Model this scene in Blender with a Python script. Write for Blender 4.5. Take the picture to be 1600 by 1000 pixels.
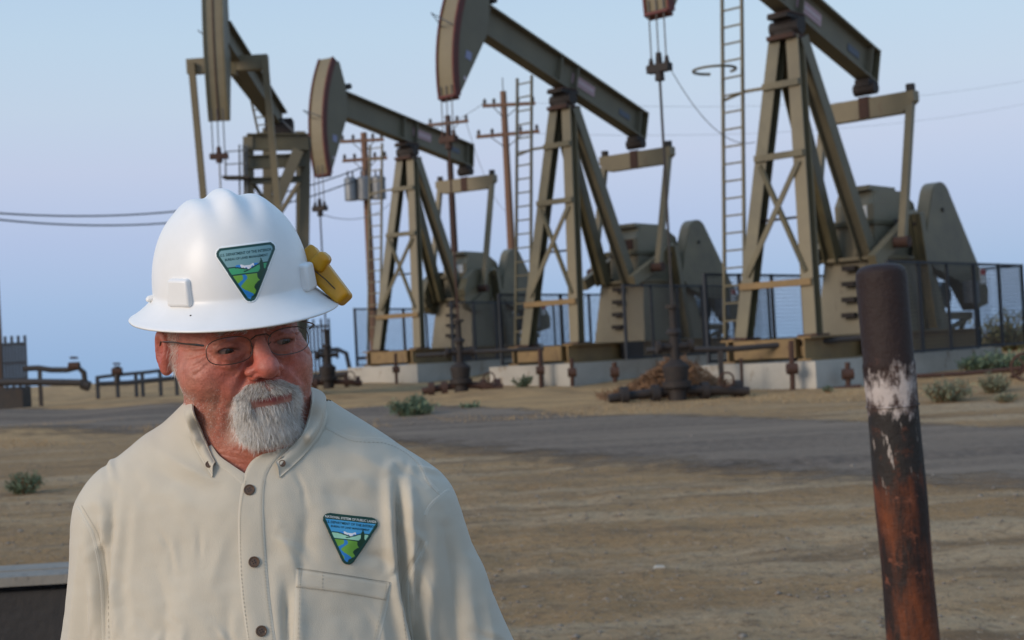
import bpy, math, random
import numpy as np
from mathutils import Vector, Matrix
from mathutils.bvhtree import BVHTree
random.seed(7); RNG = np.random.default_rng(7)
for o in list(bpy.data.objects): bpy.data.objects.remove(o)
SC = bpy.context.scene; COL = SC.collection
R = math.radians

# ------------------------------------------------------------ camera, sky, sun, exposure
CAM_H, ROLL, PITCH, FPX = 1.57, R(3.0), 52/2222.0, 2222.0
fwd = Vector((0, math.cos(PITCH), math.sin(PITCH))); u0 = Vector((0, -math.sin(PITCH), math.cos(PITCH)))
rgt = Vector((math.cos(ROLL), 0, 0)) - u0*math.sin(ROLL); upv = Vector((math.sin(ROLL), 0, 0)) + u0*math.cos(ROLL)
cd = bpy.data.cameras.new('camera'); cam = bpy.data.objects.new('camera', cd); COL.objects.link(cam)
cam.matrix_world = Matrix(((rgt.x, upv.x, -fwd.x, 0), (rgt.y, upv.y, -fwd.y, 0), (rgt.z, upv.z, -fwd.z, CAM_H), (0, 0, 0, 1)))
cd.sensor_width = 36; cd.lens = 50.0; cd.clip_start = 0.05; cd.clip_end = 6000
cd.dof.use_dof = True; cd.dof.focus_distance = 1.62; cd.dof.aperture_fstop = 11; cd.dof.aperture_blades = 7
SC.camera = cam
SC.render.engine = 'CYCLES'
SC.cycles.use_denoising = True
SC.cycles.max_bounces = 6; SC.cycles.transparent_max_bounces = 24
SC.view_settings.view_transform = 'Standard'; SC.view_settings.look = 'None'
SC.view_settings.exposure = 0.0; SC.view_settings.gamma = 1.0; SC.view_settings.use_curve_mapping = False

SUN_EL, SUN_AZ = R(21), R(-128)       # low afterglow behind the camera's left shoulder; azimuth from +Y, clockwise positive
def build_world():
    w = bpy.data.worlds.new('World'); SC.world = w; w.use_nodes = True
    nt = w.node_tree; nt.nodes.clear()
    N = nt.nodes.new; L = nt.links.new
    out = N('ShaderNodeOutputWorld'); bg = N('ShaderNodeBackground'); bg.inputs[1].default_value = 1.0
    tc = N('ShaderNodeTexCoord'); nrm = N('ShaderNodeVectorMath'); nrm.operation = 'NORMALIZE'
    sep = N('ShaderNodeSeparateXYZ'); L(tc.outputs['Generated'], nrm.inputs[0]); L(nrm.outputs[0], sep.inputs[0])
    mr = N('ShaderNodeMapRange'); mr.inputs[1].default_value = -0.02; mr.inputs[2].default_value = 1.0
    L(sep.outputs[2], mr.inputs[0])
    cr = N('ShaderNodeValToRGB'); L(mr.outputs[0], cr.inputs[0])
    def lin(c): return tuple(((v/255+0.055)/1.055)**2.4 if v > 10 else v/255/12.92 for v in c)
    stops = [(-0.02, (146, 178, 216)), (0.0, (149, 182, 221)), (0.045, (156, 186, 226)), (0.09, (172, 190, 228)), (0.135, (188, 199, 228)),
             (0.175, (190, 206, 228)), (0.22, (186, 208, 230)), (0.30, (174, 202, 231)), (0.6, (152, 188, 228)), (1.0, (134, 174, 222))]
    el = cr.color_ramp.elements
    while len(el) > 1: el.remove(el[-1])
    for i, (z, c) in enumerate(stops):
        e = el[0] if i == 0 else el.new(min(1, (z+0.02)/1.02))
        e.position = max(0, (z+0.02)/1.02); e.color = (*lin(c), 1)
    sky = N('ShaderNodeTexSky'); sky.sky_type = 'NISHITA'; sky.sun_disc = False
    sky.sun_elevation = R(4); sky.sun_rotation = SUN_AZ; sky.altitude = 200; sky.dust_density = 2.5
    sc = N('ShaderNodeMixRGB'); sc.blend_type = 'MULTIPLY'; sc.inputs[0].default_value = 1
    sc.inputs[2].default_value = (SKY_K, SKY_K, SKY_K, 1); L(sky.outputs[0], sc.inputs[1])
    ad = N('ShaderNodeMixRGB'); ad.blend_type = 'ADD'; ad.inputs[0].default_value = 1
    g2 = N('ShaderNodeMixRGB'); g2.blend_type = 'MULTIPLY'; g2.inputs[0].default_value = 1; g2.inputs[2].default_value = (GRAD_K,)*3+(1,)
    L(cr.outputs[0], g2.inputs[1]); L(g2.outputs[0], ad.inputs[1]); L(sc.outputs[0], ad.inputs[2]); L(ad.outputs[0], bg.inputs[0]); L(bg.outputs[0], out.inputs[0])
SKY_K, GRAD_K = 0.04, 0.95
build_world()
sl = bpy.data.lights.new('sun', 'SUN'); sl.energy = 2.2; sl.angle = R(26); sl.color = (1.0, 0.86, 0.72)
sun = bpy.data.objects.new('sun', sl); COL.objects.link(sun)
sd = Vector((math.sin(SUN_AZ)*math.cos(SUN_EL), math.cos(SUN_AZ)*math.cos(SUN_EL), math.sin(SUN_EL)))
sun.rotation_euler = sd.to_track_quat('Z', 'Y').to_euler()

# ------------------------------------------------------------ helpers
def terr(X, Y):
    """height of the ground, gently rising to the well pads and falling away beyond"""
    Y = np.asarray(Y, float); X = np.asarray(X, float)
    t = np.clip((Y-3)/25.5, 0, 1); z = 0.65*(t*t*(3-2*t)*0.45+t*0.55)
    z = z+np.clip(Y-28.5, 0, 34)*0.0158
    z = z-np.clip(Y-62, 0, 400)*0.035-np.clip(Y-462, 0, 1e9)*0.012
    return z
def ray(px, py):
    return (fwd+rgt*((px-800)/FPX)+upv*((500-py)/FPX))
def at(px, py, d):
    """world point seen at a photo pixel, at distance d along the view axis"""
    return Vector((0, 0, CAM_H))+ray(px, py)*d
def ground_at(px, py):
    r = ray(px, py); lo = 1.0
    for d in np.arange(1.5, 90, 0.05):
        p = Vector((0, 0, CAM_H))+r*d
        if p.z < float(terr(p.x, p.y)): return Vector((p.x, p.y, float(terr(p.x, p.y))))
    p = Vector((0, 0, CAM_H))+r*60
    return Vector((p.x, p.y, float(terr(p.x, p.y))))
def on_ground(px, d):
    p = at(px, 560, d); return Vector((p.x, p.y, float(terr(p.x, p.y))))

def tag(o, label=None, cat=None, group=None, kind=None):
    if label: o['label'] = label
    if cat: o['category'] = cat
    if group: o['group'] = group
    if kind: o['kind'] = kind
    return o
def empty(name, loc=(0, 0, 0), rz=0.0):
    o = bpy.data.objects.new(name, None); COL.objects.link(o); o.location = loc; o.rotation_euler = (0, 0, rz); o.empty_display_size = 0.1
    return o
def V3(p): return Vector((float(p[0]), float(p[1]), float(p[2])))

class MB:
    def __init__(s): s.v = []; s.f = []; s.m = []; s.cur = 0
    def mat(s, i): s.cur = i; return s
    def add(s, vs, fs):
        b = len(s.v); s.v += [tuple(map(float, v)) for v in vs]; s.f += [tuple(b+i for i in f) for f in fs]; s.m += [s.cur]*len(fs); return s
    def box(s, c, d, M=None):
        x, y, z = d[0]/2, d[1]/2, d[2]/2
        P = [Vector((a*x, b*y, e*z)) for a in (-1, 1) for b in (-1, 1) for e in (-1, 1)]
        if M is not None: P = [M @ p for p in P]
        c = V3(c)
        return s.add([p+c for p in P], [(0, 1, 3, 2), (4, 6, 7, 5), (0, 4, 5, 1), (2, 3, 7, 6), (0, 2, 6, 4), (1, 5, 7, 3)])
    def frame(s, a, b, side=None):
        a, b = V3(a), V3(b); z = (b-a).normalized()
        up = V3(side) if side is not None else (Vector((0, 0, 1)) if abs(z.z) < .95 else Vector((1, 0, 0)))
        x = up.cross(z)
        if x.length < 1e-6: x = Vector((1, 0, 0)).cross(z)
        x.normalize(); y = z.cross(x); return a, b, x, y
    def bar(s, a, b, w, h, side=None):
        a, b, x, y = s.frame(a, b, side)
        P = [p+x*i*w/2+y*j*h/2 for p in (a, b) for i, j in ((-1, -1), (1, -1), (1, 1), (-1, 1))]
        return s.add(P, [(3, 2, 1, 0), (4, 5, 6, 7)]+[(i, (i+1) % 4, 4+(i+1) % 4, 4+i) for i in range(4)])
    def hbeam(s, a, b, w, h, t=0.03, side=None):
        """rolled I section: two flanges (normal to the frame's y) and a web"""
        A, B, x, y = s.frame(a, b, side)
        off = y*(h/2-t/2)
        s.bar(A+off, B+off, w, t, side); s.bar(A-off, B-off, w, t, side); s.bar(A, B, t, h-2*t, side); return s
    def tube(s, pts, r, n=8, cap=True):
        pts = [V3(p) for p in pts]; k = len(pts)
        rr = r if hasattr(r, '__len__') else [r]*k
        T = [(pts[min(i+1, k-1)]-pts[max(i-1, 0)]).normalized() for i in range(k)]
        x = T[0].orthogonal().normalized(); vs = []
        for i in range(k):
            x = (x-T[i]*x.dot(T[i])); x = x.normalized() if x.length > 1e-6 else T[i].orthogonal().normalized(); y = T[i].cross(x)
            for j in range(n):
                a = 2*math.pi*j/n; vs.append(pts[i]+(x*math.cos(a)+y*math.sin(a))*rr[i])
        fs = [(i*n+j, i*n+(j+1) % n, (i+1)*n+(j+1) % n, (i+1)*n+j) for i in range(k-1) for j in range(n)]
        if cap: fs += [tuple(range(n-1, -1, -1)), tuple((k-1)*n+j for j in range(n))]
        return s.add(vs, fs)
    def ring(s, c, R0, r, ax=(0, 0, 1), n=20, a0=0, a1=2*math.pi):
        ax = V3(ax).normalized(); x = ax.orthogonal().normalized(); y = ax.cross(x); c = V3(c)
        return s.tube([c+(x*math.cos(a0+(a1-a0)*i/n)+y*math.sin(a0+(a1-a0)*i/n))*R0 for i in range(n+1)], r, 6)
    def prism(s, prof, y0, y1, M=None):
        """polygon in x,z extruded along y"""
        n = len(prof); P = [Vector((x, y0, z)) for x, z in prof]+[Vector((x, y1, z)) for x, z in prof]
        if M is not None: P = [M @ p for p in P]
        return s.add(P, [tuple(range(n)), tuple(range(2*n-1, n-1, -1))]+[(i, i+n, (i+1) % n+n, (i+1) % n) for i in range(n)])
    def build(s, name, mats, parent=None, smooth=False, loc=None):
        me = bpy.data.meshes.new(name); me.from_pydata(s.v, [], s.f)
        mats = mats if isinstance(mats, (list, tuple)) else [mats]
        for m in mats: me.materials.append(m)
        if len(mats) > 1: me.polygons.foreach_set('material_index', s.m)
        me.update()
        return link(name, me, parent, smooth, loc)
def link(name, me, parent=None, smooth=False, loc=None):
    if smooth:
        me.polygons.foreach_set('use_smooth', [True]*len(me.polygons))
        if smooth != 'all': me.set_sharp_from_angle(angle=R(38))
    o = bpy.data.objects.new(name, me); COL.objects.link(o)
    if parent is not None: o.parent = parent
    if loc is not None: o.location = loc
    return o
def np_mesh(name, V, F, mats, parent=None, smooth='all', cols=None):
    """fast mesh from arrays; F is an (n,3) or (n,4) index array"""
    me = bpy.data.meshes.new(name); V = np.ascontiguousarray(V, dtype=np.float32); F = np.ascontiguousarray(F, dtype=np.int32)
    n, k = F.shape; me.vertices.add(len(V)); me.vertices.foreach_set('co', V.ravel())
    me.loops.add(n*k); me.loops.foreach_set('vertex_index', F.ravel())
    me.polygons.add(n); me.polygons.foreach_set('loop_start', np.arange(n, dtype=np.int32)*k)
    for m in (mats if isinstance(mats, (list, tuple)) else [mats]): me.materials.append(m)
    if cols is not None:
        at_ = me.color_attributes.new('Col', 'FLOAT_COLOR', 'POINT' if len(cols) == len(V) else 'CORNER')
        c = np.ones((len(cols), 4), np.float32); c[:, :3] = cols[:, :3]; at_.data.foreach_set('color', c.ravel())
    me.update(); me.validate()
    return link(name, me, parent, smooth)
def dup(o, parent=None):
    c = o.copy(); COL.objects.link(c); c.parent = parent
    for ch in [x for x in bpy.data.objects if x.parent == o]: dup(ch, c)
    return c

# ------------------------------------------------------------ materials
def mat(name, col, rough=0.6, metal=0.0, noise=None, bump=None, col2=None, spec=0.5, sss=None, attr=False, sheen=0.0, coat=0.0, streak=None):
    """principled material; noise=(scale, amount, detail) mixes to col2; bump=(scale, strength, dist)"""
    m = bpy.data.materials.new(name); m.use_nodes = True; nt = m.node_tree; N = nt.nodes.new; L = nt.links.new
    b = nt.nodes['Principled BSDF']; b.inputs['Roughness'].default_value = rough; b.inputs['Metallic'].default_value = metal
    b.inputs['Specular IOR Level'].default_value = spec; b.inputs['Sheen Weight'].default_value = sheen; b.inputs['Coat Weight'].default_value = coat
    tc = N('ShaderNodeTexCoord'); src = None
    if attr:
        a = N('ShaderNodeAttribute'); a.attribute_name = 'Col'; src = a.outputs['Color']
    if noise:
        sc, amt, det = noise[:3]
        n = N('ShaderNodeTexNoise'); n.inputs['Scale'].default_value = sc; n.inputs['Detail'].default_value = det; n.inputs['Roughness'].default_value = 0.62
        if len(noise) > 3:
            mp = N('ShaderNodeMapping'); mp.inputs['Scale'].default_value = noise[3]; L(tc.outputs['Object'], mp.inputs[0]); L(mp.outputs[0], n.inputs[0])
        else: L(tc.outputs['Object'], n.inputs[0])
        r = N('ShaderNodeValToRGB'); r.color_ramp.elements[0].position = 0.5-0.5*amt; r.color_ramp.elements[1].position = 0.5+0.5*amt
        L(n.outputs[0], r.inputs[0])
        mx = N('ShaderNodeMixRGB'); L(r.outputs[0], mx.inputs[0])
        if src is not None:
            L(src, mx.inputs[1]); mul = N('ShaderNodeMixRGB'); mul.blend_type = 'MULTIPLY'; mul.inputs[0].default_value = 1
            L(src, mul.inputs[1]); mul.inputs[2].default_value = (*(col2 or (0.8, 0.8, 0.8)), 1); L(mul.outputs[0], mx.inputs[2])
        else:
            mx.inputs[1].default_value = (*col, 1); mx.inputs[2].default_value = (*(col2 or tuple(c*0.6 for c in col)), 1)
        src = mx.outputs[0]
    if streak:                                  # rust / grime patches: (scale, threshold, colour)
        sc, th, c3 = streak
        n = N('ShaderNodeTexNoise'); n.inputs['Scale'].default_value = sc; n.inputs['Detail'].default_value = 6; n.inputs['Roughness'].default_value = 0.7
        mp = N('ShaderNodeMapping'); mp.inputs['Scale'].default_value = (1, 1, 0.45); L(tc.outputs['Object'], mp.inputs[0]); L(mp.outputs[0], n.inputs[0])
        r = N('ShaderNodeValToRGB'); r.color_ramp.elements[0].position = th; r.color_ramp.elements[1].position = th+0.09; L(n.outputs[0], r.inputs[0])
        mx = N('ShaderNodeMixRGB'); L(r.outputs[0], mx.inputs[0]); mx.inputs[2].default_value = (*c3, 1)
        if src is not None: L(src, mx.inputs[1])
        else: mx.inputs[1].default_value = (*col, 1)
        src = mx.outputs[0]
    if src is not None: L(src, b.inputs['Base Color'])
    else: b.inputs['Base Color'].default_value = (*col, 1)
    if sss:
        b.inputs['Subsurface Weight'].default_value = sss[0]; b.inputs['Subsurface Radius'].default_value = sss[1]; b.inputs['Subsurface Scale'].default_value = sss[2]
    if bump:
        n = N('ShaderNodeTexNoise'); n.inputs['Scale'].default_value = bump[0]; n.inputs['Detail'].default_value = 5; L(tc.outputs['Object'], n.inputs[0])
        bp = N('ShaderNodeBump'); bp.inputs['Strength'].default_value = bump[1]; bp.inputs['Distance'].default_value = bump[2]
        L(n.outputs[0], bp.inputs['Height']); L(bp.outputs[0], b.inputs['Normal'])
    return m
M = {}
M['olive'] = mat('olive_paint', (0.14, 0.118, 0.062), 0.5, noise=(1.6, 0.5, 5), col2=(0.075, 0.066, 0.038), bump=(30, .15, .01), streak=(2.2, 0.66, (0.10, 0.05, 0.025)))
M['tan'] = mat('tan_paint', (0.20, 0.163, 0.092), 0.55, noise=(1.3, 0.6, 5), col2=(0.14, 0.115, 0.068), bump=(25, .15, .01), streak=(1.8, 0.63, (0.13, 0.06, 0.03)))
M['grey_green'] = mat('grey_green_paint', (0.155, 0.135, 0.088), 0.65, noise=(1.2, 0.5, 5), col2=(0.12, 0.105, 0.07), streak=(2.5, 0.7, (0.07, 0.05, 0.03)))
M['ochre'] = mat('ochre_paint', (0.26, 0.165, 0.062), 0.65, noise=(2, 0.6, 5), col2=(0.15, 0.095, 0.042), streak=(2.5, 0.6, (0.10, 0.05, 0.025)))
M['rust'] = mat('rust', (0.075, 0.034, 0.021), 0.85, noise=(8, 0.7, 6), col2=(0.04, 0.022, 0.017), bump=(40, .4, .01))
M['oxide'] = mat('red_oxide', (0.13, 0.025, 0.018), 0.7, noise=(6, 0.6, 5), col2=(0.07, 0.02, 0.015))
M['black'] = mat('greasy_black', (0.012, 0.011, 0.011), 0.75, noise=(9, 0.6, 5), col2=(0.03, 0.019, 0.014))
M['dark'] = mat('dark_steel', (0.022, 0.022, 0.023), 0.7, noise=(5, 0.6, 4), col2=(0.045, 0.032, 0.024))
M['blue_dark'] = mat('blue_black_paint', (0.011, 0.016, 0.024), 0.7, noise=(4, 0.6, 3), col2=(0.018, 0.022, 0.03))
M['galv'] = mat('galvanised', (0.19, 0.2, 0.21), 0.45, 0.3, noise=(6, 0.6, 3), col2=(0.13, 0.14, 0.15))
M['concrete'] = mat('pad_concrete', (0.50, 0.47, 0.41), 0.9, noise=(1.7, 0.7, 7), col2=(0.33, 0.31, 0.27), bump=(18, .4, .02), streak=(1.6, 0.56, (0.20, 0.145, 0.09)))
M['wood'] = mat('pole_wood', (0.20, 0.115, 0.07), 0.85, noise=(3, 0.7, 5, (1, 1, 0.12)), col2=(0.13, 0.065, 0.04), bump=(20, .4, .02))
M['guard_tan'] = mat('guard_paint', (0.225, 0.195, 0.128), 0.6, noise=(1.1, 0.6, 6), col2=(0.165, 0.14, 0.092), bump=(20, .2, .01), streak=(1.5, .62, (.10, .07, .045)))
M['pink'] = mat('pink_plate', (0.40, 0.25, 0.27), 0.5, noise=(3, 0.6, 3), col2=(0.34, 0.22, 0.24))
M['pale'] = mat('pale_plate', (0.55, 0.46, 0.48), 0.5, noise=(9, .6, 3), col2=(0.45, .36, .39))
M['blue_sticker'] = mat('lilac_sticker', (0.22, 0.23, 0.36), 0.5)
M['white'] = mat('white_enamel', (0.75, 0.75, 0.73), 0.4)
M['red'] = mat('red_enamel', (0.5, 0.04, 0.03), 0.4)
M['cable'] = mat('cable', (0.05, 0.05, 0.055), 0.5)

# ------------------------------------------------------------ ground, road, far land
def ground_material():
    m = bpy.data.materials.new('dirt'); m.use_nodes = True; nt = m.node_tree; N = nt.nodes.new; L = nt.links.new
    b = nt.nodes['Principled BSDF']; b.inputs['Roughness'].default_value = 0.95; b.inputs['Specular IOR Level'].default_value = 0.15
    tc = N('ShaderNodeTexCoord')
    def noise(scale, det, mp=None, rough=.6):
        n = N('ShaderNodeTexNoise'); n.inputs['Scale'].default_value = scale; n.inputs['Detail'].default_value = det; n.inputs['Roughness'].default_value = rough
        if mp:
            q = N('ShaderNodeMapping'); q.inputs['Scale'].default_value = mp[0]; q.inputs['Rotation'].default_value = (0, 0, mp[1]); L(tc.outputs['Object'], q.inputs[0]); L(q.outputs[0], n.inputs[0])
        else: L(tc.outputs['Object'], n.inputs[0])
        return n.outputs[0]
    def ramp(s, a, bb):
        r = N('ShaderNodeValToRGB'); r.color_ramp.elements[0].position = a; r.color_ramp.elements[1].position = bb; L(s, r.inputs[0]); return r.outputs[0]
    def mix(f, c1, c2, mode='MIX'):
        x = N('ShaderNodeMixRGB'); x.blend_type = mode
        for i, s in enumerate((f, c1, c2)):
            if hasattr(s, 'links'): L(s, x.inputs[i])
            elif i == 0: x.inputs[0].default_value = s
            else: x.inputs[i].default_value = (*s, 1)
        return x.outputs[0]
    base = mix(ramp(noise(0.35, 5), .35, .65), (0.39, 0.25, 0.122), (0.29, 0.185, 0.092))
    tr = mix(ramp(noise(0.9, 4, ((0.22, 1.5, 1), R(9))), .46, .62), base, (0.43, 0.315, 0.19))
    tr = mix(ramp(noise(1.3, 5, ((0.25, 1.5, 1), R(-12))), .52, .66), tr, (0.20, 0.132, 0.074))
    sp = mix(ramp(noise(9, 10, None, .85), .50, .60), tr, (0.20, 0.14, 0.085))
    sp = mix(ramp(noise(17, 9, None, .85), .565, .62), sp, (0.50, 0.40, 0.28))
    # dry golden band towards the well pads
    sep = N('ShaderNodeSeparateXYZ'); L(tc.outputs['Object'], sep.inputs[0])
    mr = N('ShaderNodeMapRange'); mr.inputs[1].default_value = 21.5; mr.inputs[2].default_value = 25; L(sep.outputs[1], mr.inputs[0])
    gold = mix(ramp(noise(1.1, 6), .38, .66), (0.48, 0.31, 0.15), (0.29, 0.19, 0.10))
    col = mix(mr.outputs[0], sp, gold)
    L(col, b.inputs['Base Color'])
    bp = N('ShaderNodeBump'); bp.inputs['Strength'].default_value = 1.0; bp.inputs['Distance'].default_value = 0.07
    ad = mix(.5, noise(9, 7, None, .7), noise(1.2, 5, ((0.15, 1.6, 1), R(-4))), 'ADD'); L(ad, bp.inputs['Height']); L(bp.outputs[0], b.inputs['Normal'])
    return m
def road_material():
    m = mat('gravel_road', (0.20, 0.152, 0.115), 0.95, noise=(11, 0.28, 12), col2=(0.10, 0.08, 0.063), bump=(35, .7, .03), spec=.15)
    nt = m.node_tree; N = nt.nodes.new; L = nt.links.new; b = nt.nodes['Principled BSDF']
    src = b.inputs['Base Color'].links[0].from_socket
    tc = N('ShaderNodeTexCoord'); q = N('ShaderNodeMapping'); q.inputs['Scale'].default_value = (0.12, 1.3, 1); L(tc.outputs['Object'], q.inputs[0])
    n = N('ShaderNodeTexNoise'); n.inputs['Scale'].default_value = 1.0; n.inputs['Detail'].default_value = 5; L(q.outputs[0], n.inputs[0])
    r = N('ShaderNodeValToRGB'); r.color_ramp.elements[0].position = .42; r.color_ramp.elements[1].position = .64; L(n.outputs[0], r.inputs[0])
    x = N('ShaderNodeMixRGB'); L(r.outputs[0], x.inputs[0]); L(src, x.inputs[1]); x.inputs[2].default_value = (0.225, 0.175, 0.13, 1); L(x.outputs[0], b.inputs['Base Color'])
    # ragged, see-through edge where gravel thins out over the dirt
    a = N('ShaderNodeAttribute'); a.attribute_name = 'Col'; n2 = N('ShaderNodeTexNoise'); n2.inputs['Scale'].default_value = 2.2; n2.inputs['Detail'].default_value = 9; n2.inputs['Roughness'].default_value = .75
    L(tc.outputs['Object'], n2.inputs[0]); s = N('ShaderNodeMath'); s.operation = 'ADD'; L(a.outputs['Fac'], s.inputs[0]); L(n2.outputs[0], s.inputs[1])
    r2 = N('ShaderNodeMapRange'); r2.inputs[1].default_value = .78; r2.inputs[2].default_value = 1.12; L(s.outputs[0], r2.inputs[0]); L(r2.outputs[0], b.inputs['Alpha'])
    return m
def smooth_noise(X, Y, seed, scale):
    r = np.random.default_rng(seed); out = np.zeros_like(X)
    for _ in range(14):
        a = r.uniform(0, 2*np.pi); f = scale*r.uniform(.5, 2.2); out += np.sin((X*np.cos(a)+Y*np.sin(a))*f+r.uniform(0, 6.28))/14**.5
    return out
def clods(X, Y):
    near = np.clip((30-Y)/20, 0, 1)*np.clip((Y+3)/3, 0, 1)
    z = 0.010*smooth_noise(X*0.6, Y*1.1, 3, 3.0)+0.009*smooth_noise(X, Y, 4, 7)+.006*smooth_noise(X, Y, 5, 16)
    for k, (y0, sl, amp) in enumerate([(7.3, .15, .03), (9.2, .13, -.022), (10.6, -.10, .025), (12.2, .12, -.02), (13.6, -.15, .022), (8.3, -.12, .02), (15.2, .13, -.018), (11.3, .3, .022), (9.8, -.3, -.02)]):
        d = Y-(y0+sl*X+.25*np.sin(X*.5+k)); z = z+.6*amp*np.exp(-(d/.22)**2)
    return z*near
def build_ground():
    ys = np.concatenate([np.linspace(-40, 3.8, 12), np.arange(4, 20, .09), np.arange(20, 34, .3), np.arange(34, 75, 1.0), np.geomspace(76, 4000, 40)])
    t = np.linspace(-1, 1, 321); t = np.sign(t)*(.12*np.abs(t)+.88*np.abs(t)**2.6); wid = 2.2*np.abs(ys)+60
    Y = np.repeat(ys[:, None], len(t), 1); X = wid[:, None]*t[None, :]
    Z = terr(X, Y)+clods(X, Y)+np.where(Y > 21, 0.05*smooth_noise(X, Y, 9, .8), 0)*np.clip((Y-21)/3, 0, 1)
    V = np.stack([X, Y, Z], -1).reshape(-1, 3); n, k = X.shape
    I = np.arange(n*k).reshape(n, k); F = np.stack([I[:-1, :-1], I[:-1, 1:], I[1:, 1:], I[1:, :-1]], -1).reshape(-1, 4)
    tag(np_mesh('ground', V, F, ground_material()), kind='structure')
    # road ribbon
    upper = [(-300, 637), (0, 638), (300, 634), (600, 634), (860, 640), (1200, 652), (1600, 668), (1900, 680)]
    lower = [(-300, 688), (0, 684), (300, 678), (600, 700), (860, 728), (1200, 752), (1600, 770), (1900, 785)]
    gu = [ground_at(*p) for p in upper]; gl = [ground_at(*p) for p in lower]
    xs = np.linspace(-60, 60, 560)
    yu = np.interp(xs, [g.x for g in gu], [g.y for g in gu]); yl = np.interp(xs, [g.x for g in gl], [g.y for g in gl])
    s = np.linspace(0, 1, 40)
    X = np.repeat(xs[:, None], 40, 1); Y = yl[:, None]-1.6+(yu-yl+2.2)[:, None]*s[None, :]
    Z = terr(X, Y)+clods(X, Y)+.012; Z += np.where(Y > 21, 0.05*smooth_noise(X, Y, 9, .8), 0)*np.clip((Y-21)/3, 0, 1)
    V = np.stack([X, Y, Z], -1).reshape(-1, 3); I = np.arange(X.size).reshape(X.shape)
    F = np.stack([I[:-1, :-1], I[1:, :-1], I[1:, 1:], I[:-1, 1:]], -1).reshape(-1, 4)
    e = np.clip(np.minimum(s/.48, (1-s)/.2), 0, 1)*0.95; c = np.repeat(np.tile(e, len(xs))[:, None], 3, 1)
    tag(np_mesh('gravel_road', V, F, road_material(), cols=c), kind='structure')
build_ground()
def pebbles():
    ico = [(0, 0, 1), (.9, 0, .2), (.3, .85, .1), (-.75, .5, .2), (-.7, -.55, .1), (.35, -.85, .2), (0, 0, -.4)]
    fs = [(0, i, i % 5+1) for i in range(1, 6)]+[(6, i % 5+1, i) for i in range(1, 6)]
    V = []; F = []; n = 0; r = np.random.default_rng(11)
    for _ in range(9000):
        y = 6.5+r.random()**1.3*19; x = r.uniform(-.45, .45)*y; s = r.choice([.008, .012, .02, .032], p=[.55, .32, .11, .02])
        a = r.uniform(0, 6.28); q = r.uniform(.6, 1.3, 3); z = float(terr(x, y)+clods(x, y))
        for p in ico:
            px, py, pz = p[0]*s*q[0], p[1]*s*q[1], p[2]*s*.6*q[2]; V.append((x+px*math.cos(a)-py*math.sin(a), y+px*math.sin(a)+py*math.cos(a), z+pz))
        F += [tuple(i+n for i in f) for f in fs]; n += 7
    tag(np_mesh('loose_gravel', V, F, mat('pebble', (0.27, 0.235, 0.19), .9, noise=(1.5, .6, 3), col2=(0.15, 0.125, 0.10)), smooth=False), 'loose small stones scattered over the dirt and gravel', 'gravel', kind='stuff')
pebbles()

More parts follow.
